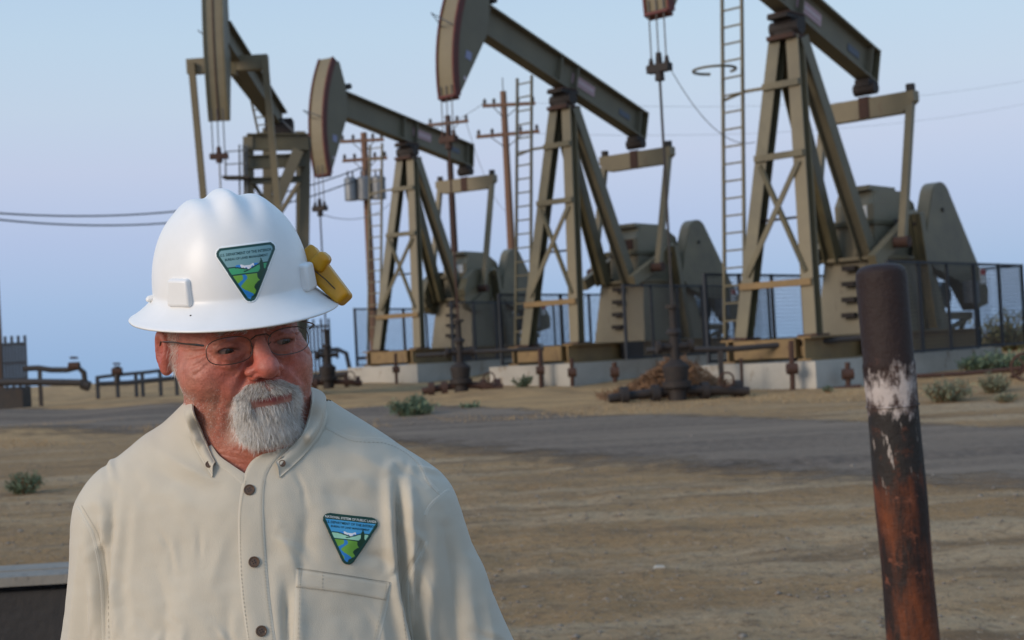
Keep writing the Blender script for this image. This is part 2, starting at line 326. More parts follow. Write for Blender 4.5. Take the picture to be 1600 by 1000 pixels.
# ------------------------------------------------------------ pumpjacks (local x: from well to gearbox, y: to the far side)
H, A_, C_ = 7.3, 4.45, 3.45
def pumpjack(X, Y, phi, tau, label, bu=.40, foot=2.0, ladder_top=8.0, red=0.0, eq_rust=True, crank_up=False, ring=False):
    z0 = float(terr(X, Y)); root = empty('pumpjack', (X, Y, z0), phi)
    tag(root, label, 'pumpjack', 'pumpjacks in the row')
    Ry = Matrix.Rotation(tau, 3, 'Y')                       # raises the well end (-x)
    # foundations and skid
    k = 0
    for xa, xb in ((-1.9, -.1), (-.08, 1.9), (1.92, 4.2), (4.22, 6.6)):
        MB().box(((xa+xb)/2, 0, .2), (xb-xa, 2.6, .56)).build('concrete_block', M['concrete'], root)
    for y in (-.85, .85): MB().hbeam((-1.5, y, .72), (6.2, y, .72), .3, .46, .035, (0, 0, 1)).build('skid_beam', M['ochre'], root)
    for x in (-1.42, -.2, 1.6, 4.2, 6.1): MB().bar((x, -.68, .74), (x, .68, .74), .22, .36, (0, 0, 1)).build('skid_crossmember', M['ochre'], root)
    MB().box((1.05, -1.02, .72), (.9, .1, .42)).build('skid_box', M['black'], root)
    # samson post
    topz = H-.35
    for s in (-1, 1):
        lg = MB(); lg.hbeam((-.02, s*.2, topz), (-.98, s*.78, .97), .27, .27, .03, (1, 0, 0)); l = lg.build('front_leg', M['tan' if s < 0 else 'olive'], root)
        MB().box((-.98, s*.78, .965), (.5, .42, .05)).build('foot_plate', M['rust'], l)
        MB().hbeam((.1, s*.2, topz), (foot, s*.42, 2.5), .3, .3, .03, (0, 1, 0)).build('rear_leg', M['grey_green' if s < 0 else 'olive'], root)
    def legp(z, s): t = (topz-z)/(topz-.97); return Vector((-.02-.96*t-.17, s*(.2+.58*t), z))
    for z, m_ in ((6.0, 'olive'), (4.55, 'olive'), (2.0, 'ochre')): MB().bar(legp(z, -1)-Vector((0, .12, 0)), legp(z, 1)+Vector((0, .12, 0)), .08, .13).build('crossbar', M[m_], root)
    MB().bar(legp(4.4, -1), legp(2.2, 1), .07, .1).build('diagonal_brace', M['olive'], root)
    MB().bar(legp(4.4, 1)+Vector((.04, 0, 0)), legp(2.2, -1)+Vector((.04, 0, 0)), .07, .1).build('diagonal_brace', M['olive'], root)
    MB().bar(legp(3.3, 1)+Vector((.25, 0, 0)), legp(3.3, -1)+Vector((.25, 0, 0)), .05, .05).build('crossbar', M['dark'], root)
    MB().box((.03, 0, topz+.02), (.62, .62, .09)).build('post_cap', M['rust'], root)
    b = MB(); b.tube([(0.02, -.33, H-.12), (0.02, .33, H-.12)], .17, 14); b.box((.02, 0, H-.13), (.3, .42, .32)); b.box((.02, 0, H+.08), (.72, .46, .09)); b.build('saddle_bearing', M['black'], root, True)
    MB().box((.02, 0, H+.145), (.6, .5, .04)).build('saddle_plate', M['rust'], root)
    # walking beam (built along local x about the pivot, then tilted)
    piv = Vector((0, 0, H)); D = .78; zc = .17+D/2
    def T(p): return piv+Ry @ Vector(p)
    def tb(b, c, d): b.box(T(c), d, Ry)
    b = MB(); tb(b, (-.0, 0, zc), (7.15, .03, D-.08)); tb(b, (0, 0, .17+.022), (7.15, .36, .044)); tb(b, (0, 0, .17+D-.022), (7.15, .36, .044))
    b.build('walking_beam', M['grey_green'], root)
    for x in (-3.3, -.35, .35, 3.3):
        b = MB(); tb(b, (x, -.09, zc), (.03, .15, D-.1)); tb(b, (x, .09, zc), (.03, .15, D-.1)); b.build('stiffener', M['grey_green'], root)
    b = MB(); tb(b, (3.59, 0, zc), (.03, .37, D+.02)); b.build('end_plate', M['olive'], root)
    b = MB(); tb(b, (.78, -.025, zc+.05), (1.0, .012, .27)); pl = b.build('name_plate', M['pink'], root)
    b = MB(); tb(b, (.78, -.036, zc+.05), (.86, .01, .05)); b.build('plate_stripe', M['pale'], pl)
    b = MB(); tb(b, (2.7, -.025, zc+.0), (.5, .012, .16)); b.build('blue_marking', mat('faded_blue', (0.075, 0.09, 0.12), .6), root)
    # horsehead: plates + curved face
    n = 16; bl = .40
    arc = [(-A_*math.cos(t), A_*math.sin(t)) for t in np.linspace(-bl, bu, n)]
    prof = arc+[(arc[-1][0]+.34, arc[-1][1]-.02), (-3.42, .17+D+.12), (-3.3, .17+.02), (arc[0][0]+.13, arc[0][1]+.02)]
    pv = [(p[0], p[1]) for p in prof]
    hd = MB().prism(pv, -.2, .2, Matrix.Translation(piv) @ Ry.to_4x4()); head = hd.build('horsehead', M['grey_green'], root)
    def strip(y0, y1, off, th):
        q = [((-(A_+off))*math.cos(t), (A_+off)*math.sin(t)) for t in np.linspace(-bl-.002, bu, n)]
        w = [((-(A_+off-th))*math.cos(t), (A_+off-th)*math.sin(t)) for t in np.linspace(bu, -bl-.002, n)]
        return MB().prism(q+w, y0, y1, Matrix.Translation(piv) @ Ry.to_4x4())
    strip(-.25, .25, .03, .028).build('face_plate', M['tan'], head)
    for s in (-1, 1): strip(s*.25-.025, s*.25+.025, .07, .19).build('face_flange', M['oxide'], head)
    b = MB(); q = [T((-A_*math.cos(-bl), 0, A_*math.sin(-bl)))]; b.box(T((-A_*math.cos(bl)+.0, 0, -A_*math.sin(bl)-.03)), (.2, .5, .06), Ry); b.build('toe_plate', M['oxide'], head)
    b = MB(); t_ = .62*bu+.38*-bl
    b = MB().tube([T((-(A_+.03), -.16, -.12)), T((-(A_+.62), .0, -.06)), T((-(A_+.03), .16, -.12))], .015, 6); b.build('wireline_guard', M['galv'], head)
    b = MB(); tb(b, (-3.85, -.205, -.62), (.2, .006, .2)); b.build('lilac_sticker', M['blue_sticker'], head)
    b = MB(); b.tube([T((-3.86, -.2, -1.2)), T((-3.86, -.207, -1.2))], .055, 10); b.build('inspection_hole', M['pale'], head)
    b = MB(); b.tube([T((-3.2, -.19, 1.13)), T((-3.2, .19, 1.13))], .09, 8); b.build('head_hinge', M['dark'], head)
    # bridle, carrier bar, polished rod
    lo = T((-A_*math.cos(-bl), 0, A_*math.sin(-bl))); xr = -A_-.05; zc_b = lo.z-1.0
    br = MB()
    for y in (-.16, 0, .16): br.tube([(xr, y, lo.z+.25), (xr, y, zc_b+.05)], .014, 6)
    bo = br.build('bridle_cables', M['cable'], root)
    cb = MB(); cb.box((xr, 0, zc_b), (.16, .46, .14)); cb.tube([(xr, 0, zc_b-.22), (xr, 0, zc_b+.28)], [.09, .05], 10)
    for y in (-.17, .17): cb.tube([(xr, y, zc_b-.05), (xr, y, zc_b+.2)], [.075, .03], 8)
    cb.build('carrier_bar', M['black'] if not eq_rust else M['rust' if red else 'black'], root, True)
    MB().tube([(xr, 0, zc_b), (xr, 0, 1.15)], .024, 8).build('polished_rod', M['dark'] if not red else M['rust'], root)
    # equalizer hangs from the tail bearing
    tb_ = T((C_-.1, 0, .17)); ez = tb_.z-.62
    b = MB(); b.box((tb_.x, 0, tb_.z-.08), (.34, .34, .16)); b.tube([(tb_.x, -.25, tb_.z-.2), (tb_.x, .25, tb_.z-.2)], .14, 12); b.build('tail_bearing', M['black'], root, True)
    W = 1.16
    pr = [(-W, .2), (W, .2), (W, -.02), (W-.28, -.24), (-W+.28, -.24), (-W, -.02)]
    Mz = Matrix.Translation((tb_.x, 0, ez)) @ Matrix.Rotation(R(90), 4, 'Z')
    eq = MB().prism(pr, -.13, .13, Mz).build('equalizer', M['tan'], root)
    MB().box((tb_.x, 0, ez+.0), (.3, .24, .46)).build('saddle_strap', M['rust'], eq)
    for s in (-1, 1): MB().tube([(tb_.x, s*(W-.12), ez+.2), (tb_.x, s*(W-.12), ez+.36)], .1, 10).build('pitman_cap', M['dark'], eq, True)
    # gear reducer on its pedestal
    gx, gz = 3.35, 3.25
    pv = [(-1.35, .95), (1.15, .95), (1.0, 2.5), (-1.12, 2.5)]
    p = MB(); vs = []
    for x, z, y in ((-1.4, .95, .8), (1.7, .95, .8), (1.25, 2.5, .68), (-1.12, 2.5, .68)): vs += [(gx+x, -y, z), (gx+x, y, z)]
    p.add(vs, [(0, 2, 4, 6), (7, 5, 3, 1), (0, 1, 3, 2), (2, 3, 5, 4), (4, 5, 7, 6), (6, 7, 1, 0)])
    ped = p.build('pedestal', M['guard_tan'], root)
    MB().box((gx, 0, 2.535), (2.6, 1.5, .07)).build('pedestal_deck', M['tan'], ped)
    for i in range(4): MB().box((gx-1.42+.045*i, .0, 1.35+i*.33), (.16, .3, .1)).build('ladder_step', M['black'], ped)
    for y in (-.3, .3):
        for i in range(2): MB().box((gx-1.2, y+.12*i, 2.6), (.1, .07, .1)).build('deck_bolt', M['black'], ped)
    b = MB()
    pr = [(-.95, -.68), (-.95, .42), (-.72, .72), (.4, .74), (.95, .5), (1.1, .1), (1.1, -.68)]
    b.prism([(gx+x, gz+.02+z) for x, z in pr], -.46, .46); gb = b.build('gearbox', M['guard_tan'], root)
    MB().box((gx-.28, 0, gz+.80), (1.2, .7, .1)).build('gearbox_lid', M['guard_tan'], gb)
    b = MB(); b.box((gx, 0, gz+.05), (2.14, 1.0, .09)); b.build('split_flange', M['olive'], gb)
    MB().box((gx-.965, -.16, gz+.28), (.02, .3, .26)).build('data_plate', M['white'] if not red else M['rust'], gb)
    b = MB(); b.tube([(gx, -1.0, gz), (gx, 1.0, gz)], .14, 12); b.build('crankshaft', M['dark'], gb, True)
    # cranks: solve crank angle for the pitman length
    Pl, Rr = 3.15, 1.0; ex, ezz = tb_.x, ez
    best = None
    for a in np.radians(np.arange(150, 330, .5)):
        px_, pz_ = gx+Rr*math.cos(a), gz+Rr*math.sin(a); e = abs(math.hypot(px_-ex, pz_-ezz)-Pl)
        if best is None or e < best[0]: best = (e, a)
    a = best[1] if not crank_up else R(205)
    pin = (gx+Rr*math.cos(a), gz+Rr*math.sin(a))
    ca, sa = math.cos(a), math.sin(a)
    for s in (-1, 1):
        Mc = Matrix.Translation((gx, s*.78, gz)) @ Matrix.Rotation(-a, 4, 'Y')
        c = MB().prism([(-.3, -.2), (-.3, .2), (1.95, .14), (1.95, -.14)], -.09, .09, Mc).build('crank', M['tan'], root)
        for t_ in ((-1, 1) if crank_up else ()):
            cw = [(.35, t_*.17), (.55, t_*.52), (1.0, t_*.68), (1.5, t_*.6), (1.85, t_*.36), (1.9, t_*.17)]
            if t_ < 0: cw = cw[::-1]
            MB().prism(cw, -.13, .13, Mc).build('counterweight', M['olive'], c)
        MB().hbeam((gx-.15, s*1.02, 3.45), (gx+.35, s*1.02, .98), .2, .28, .04, (0, 1, 0)).build('side_column', M['olive'], root)
        MB().bar((pin[0], s*(W-.12), pin[1]), (ex, s*(W-.12), ez+.1), .15, .15, (1, 0, 0)).build('pitman_arm', M['tan'], root)
        MB().tube([(pin[0], s*.6, pin[1]), (pin[0], s*1.2, pin[1])], .12, 12).build('wrist_pin', M['rust'], root, True)
    # belt guard and motor
    yb = -.72; cx, cz, rr = 4.75, 3.72, .5
    pts = [(cx+rr*math.cos(t), cz+rr*math.sin(t)) for t in np.linspace(R(150), R(32), 12)]
    guard = pts+[(6.95, 1.85), (6.92, 1.5), (6.2, 1.36), (5.5, 2.0), (4.2, 2.3), (cx-.95, 2.6), (cx-.75, 3.3)]
    g = MB().prism(guard[::-1], yb-.16, yb+.12).build('belt_guard', M['guard_tan'], root)
    MB().prism([(cx+(x-cx)*1.0, z) for x, z in guard[::-1]], yb-.19, yb-.165).build('guard_rim', M['olive'], g)
    MB().tube([(cx, yb-.19, cz-.12), (cx, yb-.215, cz-.12)], .05, 8).build('guard_bolt', M['black'], g)
    b = MB(); b.tube([(5.9, -.35, 1.75), (5.9, .55, 1.75)], .3, 14); mt = b.build('motor', M['galv'], root, True)
    MB().box((5.9, .1, 2.08), (.3, .3, .14)).build('terminal_box', M['white'], mt)
    b = MB(); b.bar((4.9, -.6, 1.25), (6.6, -.6, 1.25), .12, .16); b.bar((4.9, .5, 1.25), (6.6, .5, 1.25), .12, .16); b.bar((6.5, -.6, 1.2), (5.4, -.6, .95), .09, .09); b.bar((6.0, -.62, .95), (6.5, -.62, 1.3), .08, .08)
    b.build('motor_mount', M['tan'], root)
    # control cabinet + signs on the near side
    MB().box((5.35, -1.2, 1.75), (.42, .2, .5)).build('control_box', M['galv'], root)
    s_ = MB().box((5.9, -1.25, 2.1), (.26, .02, .34)).build('warning_sign', M['white'], root); MB().box((5.9, -1.263, 2.2), (.24, .006, .12)).build('sign_band', M['red'], s_)
    # ladder with hoop on the far side
    yl = 1.28; lad = empty('ladder'); lad.parent = root
    bk = MB()
    for s in (-1, 1): bk.bar((-.55+.02, yl+s*.24, 1.0 if s > 0 else .95), (.12, yl+s*.24, ladder_top), .05, .07, (1, 0, 0))
    bk.build('rail', M['olive'], lad)
    z = 1.35
    while z < ladder_top-.1:
        f_ = (z-1)/(ladder_top-1); x = -.55+.67*f_
        MB().bar((x, yl-.24, z), (x, yl+.24, z), .035, .035).build('rung', M['olive'], lad); z += .36
    b = MB(); b.bar((0, .3, 6.05), (-.05, yl-.25, 6.05), .06, .06); b.bar((-.05, yl-.25, 6.05), (-.05, yl+.25, 5.95), .05, .05); b.build('ladder_bracket', M['olive'], lad)
    if ring: MB().ring((-.35, yl+.25, 6.55), .44, .03, (0, 0, 1), 20, 0, 5.2).build('safety_hoop', M['olive'], lad)
    return root
jD = pumpjack(5.83, 28.54, R(48.5), R(17), 'largest and nearest pumpjack at the right, its head cut off by the frame top', foot=2.15, ladder_top=8.6, ring=True)
jC = pumpjack(1.58, 36.14, R(51.2), R(16.3), 'middle pumpjack with raised head reaching the top edge and a rusty gearbox front', ladder_top=8.0, red=1)
jB = pumpjack(-3.03, 44.75, R(58.8), R(7.5), 'smallest pumpjack just right of the hard hat, whole head visible with tall arc', ladder_top=7.6, crank_up=True)

# ------------------------------------------------------------ the front-mounted unit at the left, seen nearly head on
def mark_unit():
    ax_d = 37.2; p = at(437, 560, ax_d); z0 = float(terr(p.x, p.y)); root = empty('pumpjack', (p.x, p.y, z0), R(93))
    tag(root, 'pumpjack seen head on behind the hard hat, with square steel tower', 'pumpjack', 'pumpjacks in the row')
    inv = (Matrix.Translation((p.x, p.y, z0)) @ Matrix.Rotation(R(93), 4, 'Z')).inverted()
    def q(px, py, d): return inv @ at(px, py, d)
    MB().box((-1.0, .25, .18), (4.5, 1.6, .5)).build('concrete_block', M['concrete'], root)
    # tower: four legs, beams and braces
    tops = [(388, 214, 36.3), (478, 214, 36.8), (418, 200, 38.2), (470, 205, 38.6)]
    feet = [(393, 600, 36.2), (472, 600, 36.8), (420, 590, 39), (470, 590, 39.4)]
    for t_, f_ in zip(tops, feet): MB().hbeam(q(*t_), q(*f_), .24, .24, .03, (1, 0, 0)).build('tower_leg', M['grey_green'], root)
    for y0, y1, xa, xb, w in ((222, 222, 386, 482, .42), (254, 250, 388, 476, .34), (283, 280, 390, 470, .16), (420, 418, 392, 470, .2)):
        MB().hbeam(q(xa, y0, 36.2), q(xb, y1, 36.6), .2, w, .03, (0, 0, 1)).build('tower_beam', M['olive'], root)
    MB().bar(q(466, 235, 36.4), q(420, 345, 36.2), .28, .28).build('tower_brace', M['grey_green'], root)
    MB().bar(q(395, 285, 36.4), q(470, 400, 36.4), .1, .1).build('tower_brace', M['grey_green'], root)
    MB().bar(q(468, 285, 37.8), q(395, 400, 38), .1, .1).build('tower_brace', M['grey_green'], root)
    # beam, two deep plates
    a, b_ = q(350, 52, 32.6), q(440, 192, 37.4)
    MB().hbeam(a, b_, .3, .62, .05, (0, 0, 1)).build('walking_beam', M['grey_green'], root)
    MB().bar(q(372, 92, 33.5)+Vector((0, .3, 0)), q(445, 205, 37.6)+Vector((0, .1, 0)), .12, .3).build('side_beam', M['olive'], root)
    MB().box(q(437, 200, 37.0), (.6, .7, .4)).build('saddle_bearing', M['black'], root)
    # head
    fr = q(336, 100, 31.6)
    bl, bu = -.36, .36; Ra = 5.4; cen = q(436, 196, 37.1); cen = Vector((fr.x+Ra, fr.y, 0)); cen.z = q(337, 185, 31.6).z+Ra*math.sin(.3)
    arc = [(cen.x-Ra*math.cos(t), cen.z+Ra*math.sin(t)) for t in np.linspace(-.3, .5, 16)]
    prof = arc+[(arc[-1][0]+.5, arc[-1][1]), (cen.x-Ra+1.15, cen.z+.6), (cen.x-Ra+1.1, cen.z-.2), (arc[0][0]+.35, arc[0][1]+.05)]
    hd = MB().prism(prof, fr.y-.2, fr.y+.2).build('horsehead', M['grey_green'], root)
    def strip(y0, y1, off, th, nm, m_):
        A = [(cen.x-(Ra+off)*math.cos(t), cen.z+(Ra+off)*math.sin(t)) for t in np.linspace(-.305, .5, 16)]
        B = [(cen.x-(Ra+off-th)*math.cos(t), cen.z+(Ra+off-th)*math.sin(t)) for t in np.linspace(.5, -.305, 16)]
        MB().prism(A+B, fr.y+y0, fr.y+y1).build(nm, m_, hd)
    strip(-.2, .2, .03, .028, 'face_plate', M['tan']); strip(-.235, -.195, .07, .1, 'face_flange', M['olive']); strip(.195, .235, .07, .1, 'face_flange', M['olive'])
    strip(-.015, .015, .05, .02, 'wear_strip', M['rust'])
    xr = cen.x-Ra-.05; zl = arc[0][1]; br = MB()
    for y in (-.13, .0, .13): br.tube([(xr, fr.y+y, zl+.2), (xr, fr.y+y, zl-.85)], .013, 6)
    br.build('bridle_cables', M['cable'], root)
    cb = MB(); cb.box((xr, fr.y, zl-.86), (.15, .4, .12)); cb.tube([(xr, fr.y, zl-1.0), (xr, fr.y, zl-.65)], [.08, .05], 10); cb.build('carrier_bar', M['rust'], root)
    MB().tube([(xr, fr.y, zl-.9), (xr, fr.y, 1.1)], .02, 8).build('polished_rod', M['galv'], root)
    MB().tube([q(309, 47, 31.6), (xr+.1, fr.y+.2, q(320, 55, 31.6).z), q(335, 47, 32)], .014, 6).build('wireline_guard', M['galv'], hd)
    # equalizer and long pitmans
    e0, e1 = q(293, 105, 33.4), q(419, 97, 33.4)
    eq = MB().bar(e0, e1, .26, .34, (0, 0, 1)).build('equalizer', M['tan'], root)
    MB().box((e0+e1)/2, (.3, .4, .5)).build('saddle_strap', M['olive'], eq)
    for top, bot in (((299, 98, 33.2), (330, 440, 33.6)), ((414, 92, 33.2), (444, 440, 33.6))):
        MB().bar(q(*top), q(*bot), .15, .15, (1, 0, 0)).build('pitman_arm', M['tan'], root)
    MB().box(q(400, 470, 35), (2.2, 1.6, 1.6)).build('gearbox', M['tan'], root)
    MB().box(q(400, 540, 35), (2.6, 1.9, 1.2)).build('pedestal', M['tan'], root)
    # platform rails and ladder left of the tower
    rl = empty('service_platform'); rl.parent = root
    MB().bar(q(350, 278, 36), q(392, 278, 36), .5, .06).build('deck', M['dark'], rl)
    for x in (352, 374, 380): MB().bar(q(x, 236 if x == 352 else 226, 36), q(x+1, 278, 36), .04, .04).build('guard_post', M['galv'], rl)
    for y in (237, 257): MB().bar(q(351, y, 36), q(385, y-2, 36), .03, .03).build('guard_rail', M['galv'], rl)
    for x0, x1 in ((374, 377), (385, 388)): MB().bar(q(x0, 226, 36.1), q(x1, 560, 36.1), .04, .04).build('ladder_rail', M['galv'], rl)
    ld = empty('ladder'); ld.parent = root
    for x0, x1 in ((391, 405), (412, 424)): MB().bar(q(x0, 150, 36), q(x1, 214, 36.4), .045, .045).build('rail', M['olive'], ld)
    for i in range(5): MB().bar(q(393+i*3, 160+i*12, 36), q(415+i*2.6, 158+i*12, 36), .03, .03).build('rung', M['olive'], ld)
    MB().bar(q(441, 188, 36.5), q(466, 212, 36.5), .04, .04).build('tie_rod', M['galv'], root)
mark_unit()

# ------------------------------------------------------------ guard fences round the gear ends
def guard_fence(jack, runs, label, posts_every=1.25, z0=.5, hgt=1.85, m_='blue_dark'):
    root = empty('guard_fence', jack.location, jack.rotation_euler.z); tag(root, label, 'fence', 'mesh guard fences around the pumpjacks')
    wire = MB(); w = .0042
    for (a, b) in runs:
        a = Vector((*a, z0)); b = Vector((*b, z0)); d = b-a; L_ = d.length; u = d.normalized()
        n = max(1, round(L_/posts_every))
        for i in range(n+1): MB().box(a+u*(L_*i/n)+Vector((0, 0, hgt/2)), (.06, .06, hgt)).build('post', M[m_], root)
        for z in (.04, hgt-.03): MB().bar(a+Vector((0, 0, z)), b+Vector((0, 0, z)), .05, .05).build('rail', M[m_], root)
        k = int(L_/.085)
        for i in range(k): p = a+u*(i*.085); wire.bar(p+Vector((0, 0, .05)), p+Vector((0, 0, hgt-.05)), 2*w, 2*w)
        for i in range(int(hgt/.085)): wire.bar(a+Vector((0, 0, .05+i*.085)), b+Vector((0, 0, .05+i*.085)), 2*w, 2*w)
    wire.build('wire_mesh', M[m_], root)
guard_fence(jD, [((.3, -1.75), (6.9, -1.75)), ((6.9, -1.75), (7.3, -.5)), ((-.9, 1.7), (6.9, 1.7)), ((7.5, -1.9), (9.2, -1.2))], 'black mesh guard fence along the rightmost pumpjack, ending near the right frame edge')
guard_fence(jC, [((-.3, -1.75), (7.0, -1.75)), ((7.0, -1.75), (7.0, 1.7)), ((-.9, 1.7), (7.0, 1.7))], 'dark mesh guard fence around the gearbox of the middle pumpjack')
guard_fence(jB, [((-.6, -1.75), (7.0, -1.75)), ((-.9, 1.7), (7.0, 1.7))], 'dark mesh guard fence around the smallest pumpjack right of the hard hat')

# ------------------------------------------------------------ wellheads
def wellhead(jack, px, py, label, big=1.0, reach=1.2):
    ax = Vector((math.cos(jack.rotation_euler.z), math.sin(jack.rotation_euler.z), 0))
    g = jack.location-ax*(A_+.05); z = float(terr(g.x, g.y)); r = empty('wellhead', (g.x, g.y, z-.03), R(8)); tag(r, label, 'wellhead', 'wellheads under the pumpjack heads')
    b = MB(); b.tube([(0, 0, 0), (0, 0, .25), (0, 0, .26), (0, 0, .36), (0, 0, .37), (0, 0, .62), (0, 0, .63), (0, 0, .75)], [.16, .16, .26, .26, .2, .24, .24, .1], 14); b.build('casing_head', M['black'], r, True)
    b = MB(); b.tube([(0, 0, .7), (0, 0, 1.25)], .085, 12); b.tube([(0, 0, 1.2), (0, 0, 1.24), (0, 0, 1.3)], [.14, .14, .09], 12); b.tube([(0, 0, 1.28), (0, 0, 1.7)], .07, 10); b.tube([(0, 0, 1.66), (0, 0, 1.72)], .13, 12)
    b.build('stuffing_box', M['black'], r, True)
    b = MB(); b.tube([(-.28, 0, .98), (.28, 0, .98)], .07, 10)
    for s in (-1, 1): b.tube([(s*.26, 0, .98), (s*.33, 0, .98)], .12, 12)
    b.build('pumping_tee', M['black'], r, True)
    b = MB(); b.tube([(-.9*big, .1, .12), (-.3, .05, .2), (.3, 0, .2), (.95*big, -.1, .12)], .08, 10)
    for x in (-.75*big, -.45, .45, .78*big): b.tube([(x, .05, .16), (x+.13, .05, .16)], .17, 12)
    b.build('flow_line', M['black'] if big > 1 else M['rust'], r, True)
    b = MB(); b.ring((.62*big, -.25, .35), .13, .018, (0, 1, .2), 14); b.tube([(.62*big, 0, .16), (.62*big, -.25, .35)], .02, 6); b.build('valve_wheel', M['rust'], r)
    return r
wD = wellhead(jD, 1068, 600, 'black oily wellhead in front of the brown brush pile', 1.35)
wC = wellhead(jC, 728, 600, 'rusty wellhead below the middle pumpjack head, behind low weeds')
wB = wellhead(jB, 515, 600, 'dark wellhead just right of the man\'s cheek, under the smallest pumpjack head')

# ------------------------------------------------------------ utility poles and lines
def utility_pole(px, py_top, d, label, arms, lean=0.0, m_='wood', r=.14, transformers=False):
    g = on_ground(px, d); top = at(px, py_top, d); h = top.z-g.z+.3; root = empty('utility_pole', (g.x, g.y, g.z-.3)); tag(root, label, 'utility pole', 'wooden utility poles')
    MB().tube([(0, 0, 0), (lean*h, 0, h)], [r*1.25, r*.85], 12).build('pole', M[m_], root, True)
    for (dz, wl, wr, tilt, side) in arms:
        z = h-dz; b = MB(); b.bar((lean*h-wl, side, z-wl*tilt), (lean*h+wr, side*1.0+.02, z+wr*tilt), .1, .13); arm = b.build('crossarm', M['wood'], root)
        for x in (-wl+.1, -wl*.45, wr*.45, wr-.1):
            MB().tube([(lean*h+x, side, z+x*tilt+.05), (lean*h+x, side, z+x*tilt+.14), (lean*h+x, side, z+x*tilt+.27)], [.03, .075, .05], 8).build('insulator', M['dark'], arm, True)
        for s, w_ in ((-1, wl), (1, wr)): MB().bar((lean*h, side, z-.55), (lean*h+s*w_*.5, side, z-.06+s*w_*.5*tilt), .035, .035).build('arm_brace', M['dark'], arm)
    if transformers:
        for x, w_ in ((-.62, .27), (-.05, .3), (.55, .3)):
            t = MB().tube([(x, -.42, h-2.9), (x, -.42, h-2.0), (x, -.42, h-1.93)], [w_, w_, w_*.8], 16).build('transformer', M['galv'], root, True)
            for q in (-.1, .1): MB().tube([(x+q, -.42, h-1.95), (x+q, -.42, h-1.65)], .04, 6).build('bushing', M['dark'], t)
        MB().bar((-.9, -.2, h-2.05), (.85, -.2, h-2.05), .08, .1).build('transformer_rack', M['dark'], root)
    return root, (g.x, g.y, g.z-.3+h)
P1, t1 = utility_pole(586, 205, 60, 'reddish utility pole carrying grey transformers behind the smallest pumpjack', [(.35, 1.0, .85, .0, -.1), (1.15, .95, .95, .02, -.1)], transformers=True, r=.16)
P2, t2 = utility_pole(808, 140, 56, 'tall brown utility pole with two crossarms left of the middle ladder', [(.55, .85, 1.25, -.0, -.1), (1.72, 1.15, 1.35, .04, -.1)], r=.15)
MB().tube([(0, 0, 0), (0, 0, .55)], .02, 6).build('lightning_rod', M['dark'], P2).location = (0, 0, t2[2]-P2.location.z)
P3, t3 = utility_pole(719, 178, 62, 'dark utility pole behind the middle pumpjack head cables', [(.35, 1.7, .9, .06, -.1)], m_='rust', r=.15)
P4, t4 = utility_pole(-3, 322, 44, 'weathered pole cut by the left frame edge', [], m_='wood', r=.13)
def wire(a, b, sag, label, r=.018, n=24, group='overhead wires'):
    a, b = V3(a), V3(b); pts = []
    for i in range(n+1):
        t = i/n; p = a.lerp(b, t); p.z -= sag*4*t*(1-t); pts.append(p)
    tag(MB().tube(pts, r, 5).build('power_line', M['cable'], smooth=True), label, 'wire', group)
wire(at(-3, 333, 44), at(565, 262, 60), .75, 'upper of the two sagging wires left of the hard hat', .03)
wire(at(-3, 343, 44), at(565, 278, 60), .85, 'lower of the two sagging wires left of the hard hat', .03)
wire(at(640, 205, 62), at(757, 160, 56), .3, 'thin wire from the dark pole up to the tall brown pole crossarm', .012)
wire(at(728, 190, 62), at(800, 330, 90), 1.2, 'thin wire dropping right of the dark pole', .012)
wire(at(820, 160, 56), at(1700, 105, 90), 1.0, 'faint upper wire crossing the sky on the right', .006)
wire(at(820, 208, 56), at(1700, 140, 90), 1.0, 'faint lower wire crossing the sky on the right', .006)
wire(at(1045, 103, 25.6), at(1180, 222, 28.5), .45, 'slack thin cable from the carrier bar towards the nearest pumpjack post', .008)
wire(at(503, 335, 41), at(610, 318, 58), .35, 'thin wire looping below the transformers', .012)

# ------------------------------------------------------------ pipework, low fence and rails at the left
def pipe_run(pts, r, label, name='pipeline', m_='dark', supports=(), valves=(), grp='field pipelines'):
    P = [at(*p) for p in pts]; c = P[0]; root = empty(name, (c.x, c.y, float(terr(c.x, c.y)))); tag(root, label, 'pipe', grp); o = root.location
    MB().tube([p-o for p in P], r, 8).build('pipe', M[m_], root, True)
    for s in supports:
        t = at(*s); g = float(terr(t.x, t.y)); MB().bar(Vector((t.x, t.y, g-.1))-o, t-o, .09, .09).build('pipe_support', M[m_], root)
    for v in valves:
        t = at(*v)-o; MB().tube([t-Vector((.14, 0, 0)), t+Vector((.14, 0, 0))], .11, 10).build('valve_body', M['rust'], root, True)
        MB().ring(t+Vector((0, 0, .22)), .1, .016, (0, .2, 1), 12).build('valve_wheel', M['rust'], root)
    return root
pipe_run([(38, 576, 38), (60, 575, 38), (80, 578, 38), (105, 578, 38), (122, 574, 38), (131, 582, 38), (134, 606, 38)], .075, 'dark pipe bent down at its right end, left of the man', supports=[(62, 576, 38)], valves=[(116, 572, 38)])
pipe_run([(128, 600, 38), (140, 604, 38)], .14, 'short thick pipe stub on the ground where the bent pipe ends')
pipe_run([(150, 590, 42), (182, 586, 42), (235, 581, 42), (300, 572, 42)], .05, 'raised pipe rail running right behind the man\'s ear', supports=[(152, 590, 42), (183, 586, 42), (212, 583, 42), (222, 582, 42), (250, 580, 42), (275, 577, 42)], m_='blue_dark')
pipe_run([(150, 600, 42), (200, 598, 42), (300, 588, 42)], .07, 'lower dark pipe lying under the raised rail left of the man', m_='blue_dark')
pipe_run([(183, 600, 42), (183, 572, 42)], .09, 'short upright riser with cap between the pipes left of the man', valves=[(183, 580, 42)])
pipe_run([(-20, 598, 37), (60, 597, 37), (128, 598, 37)], .09, 'dark ground pipe at the left frame edge')
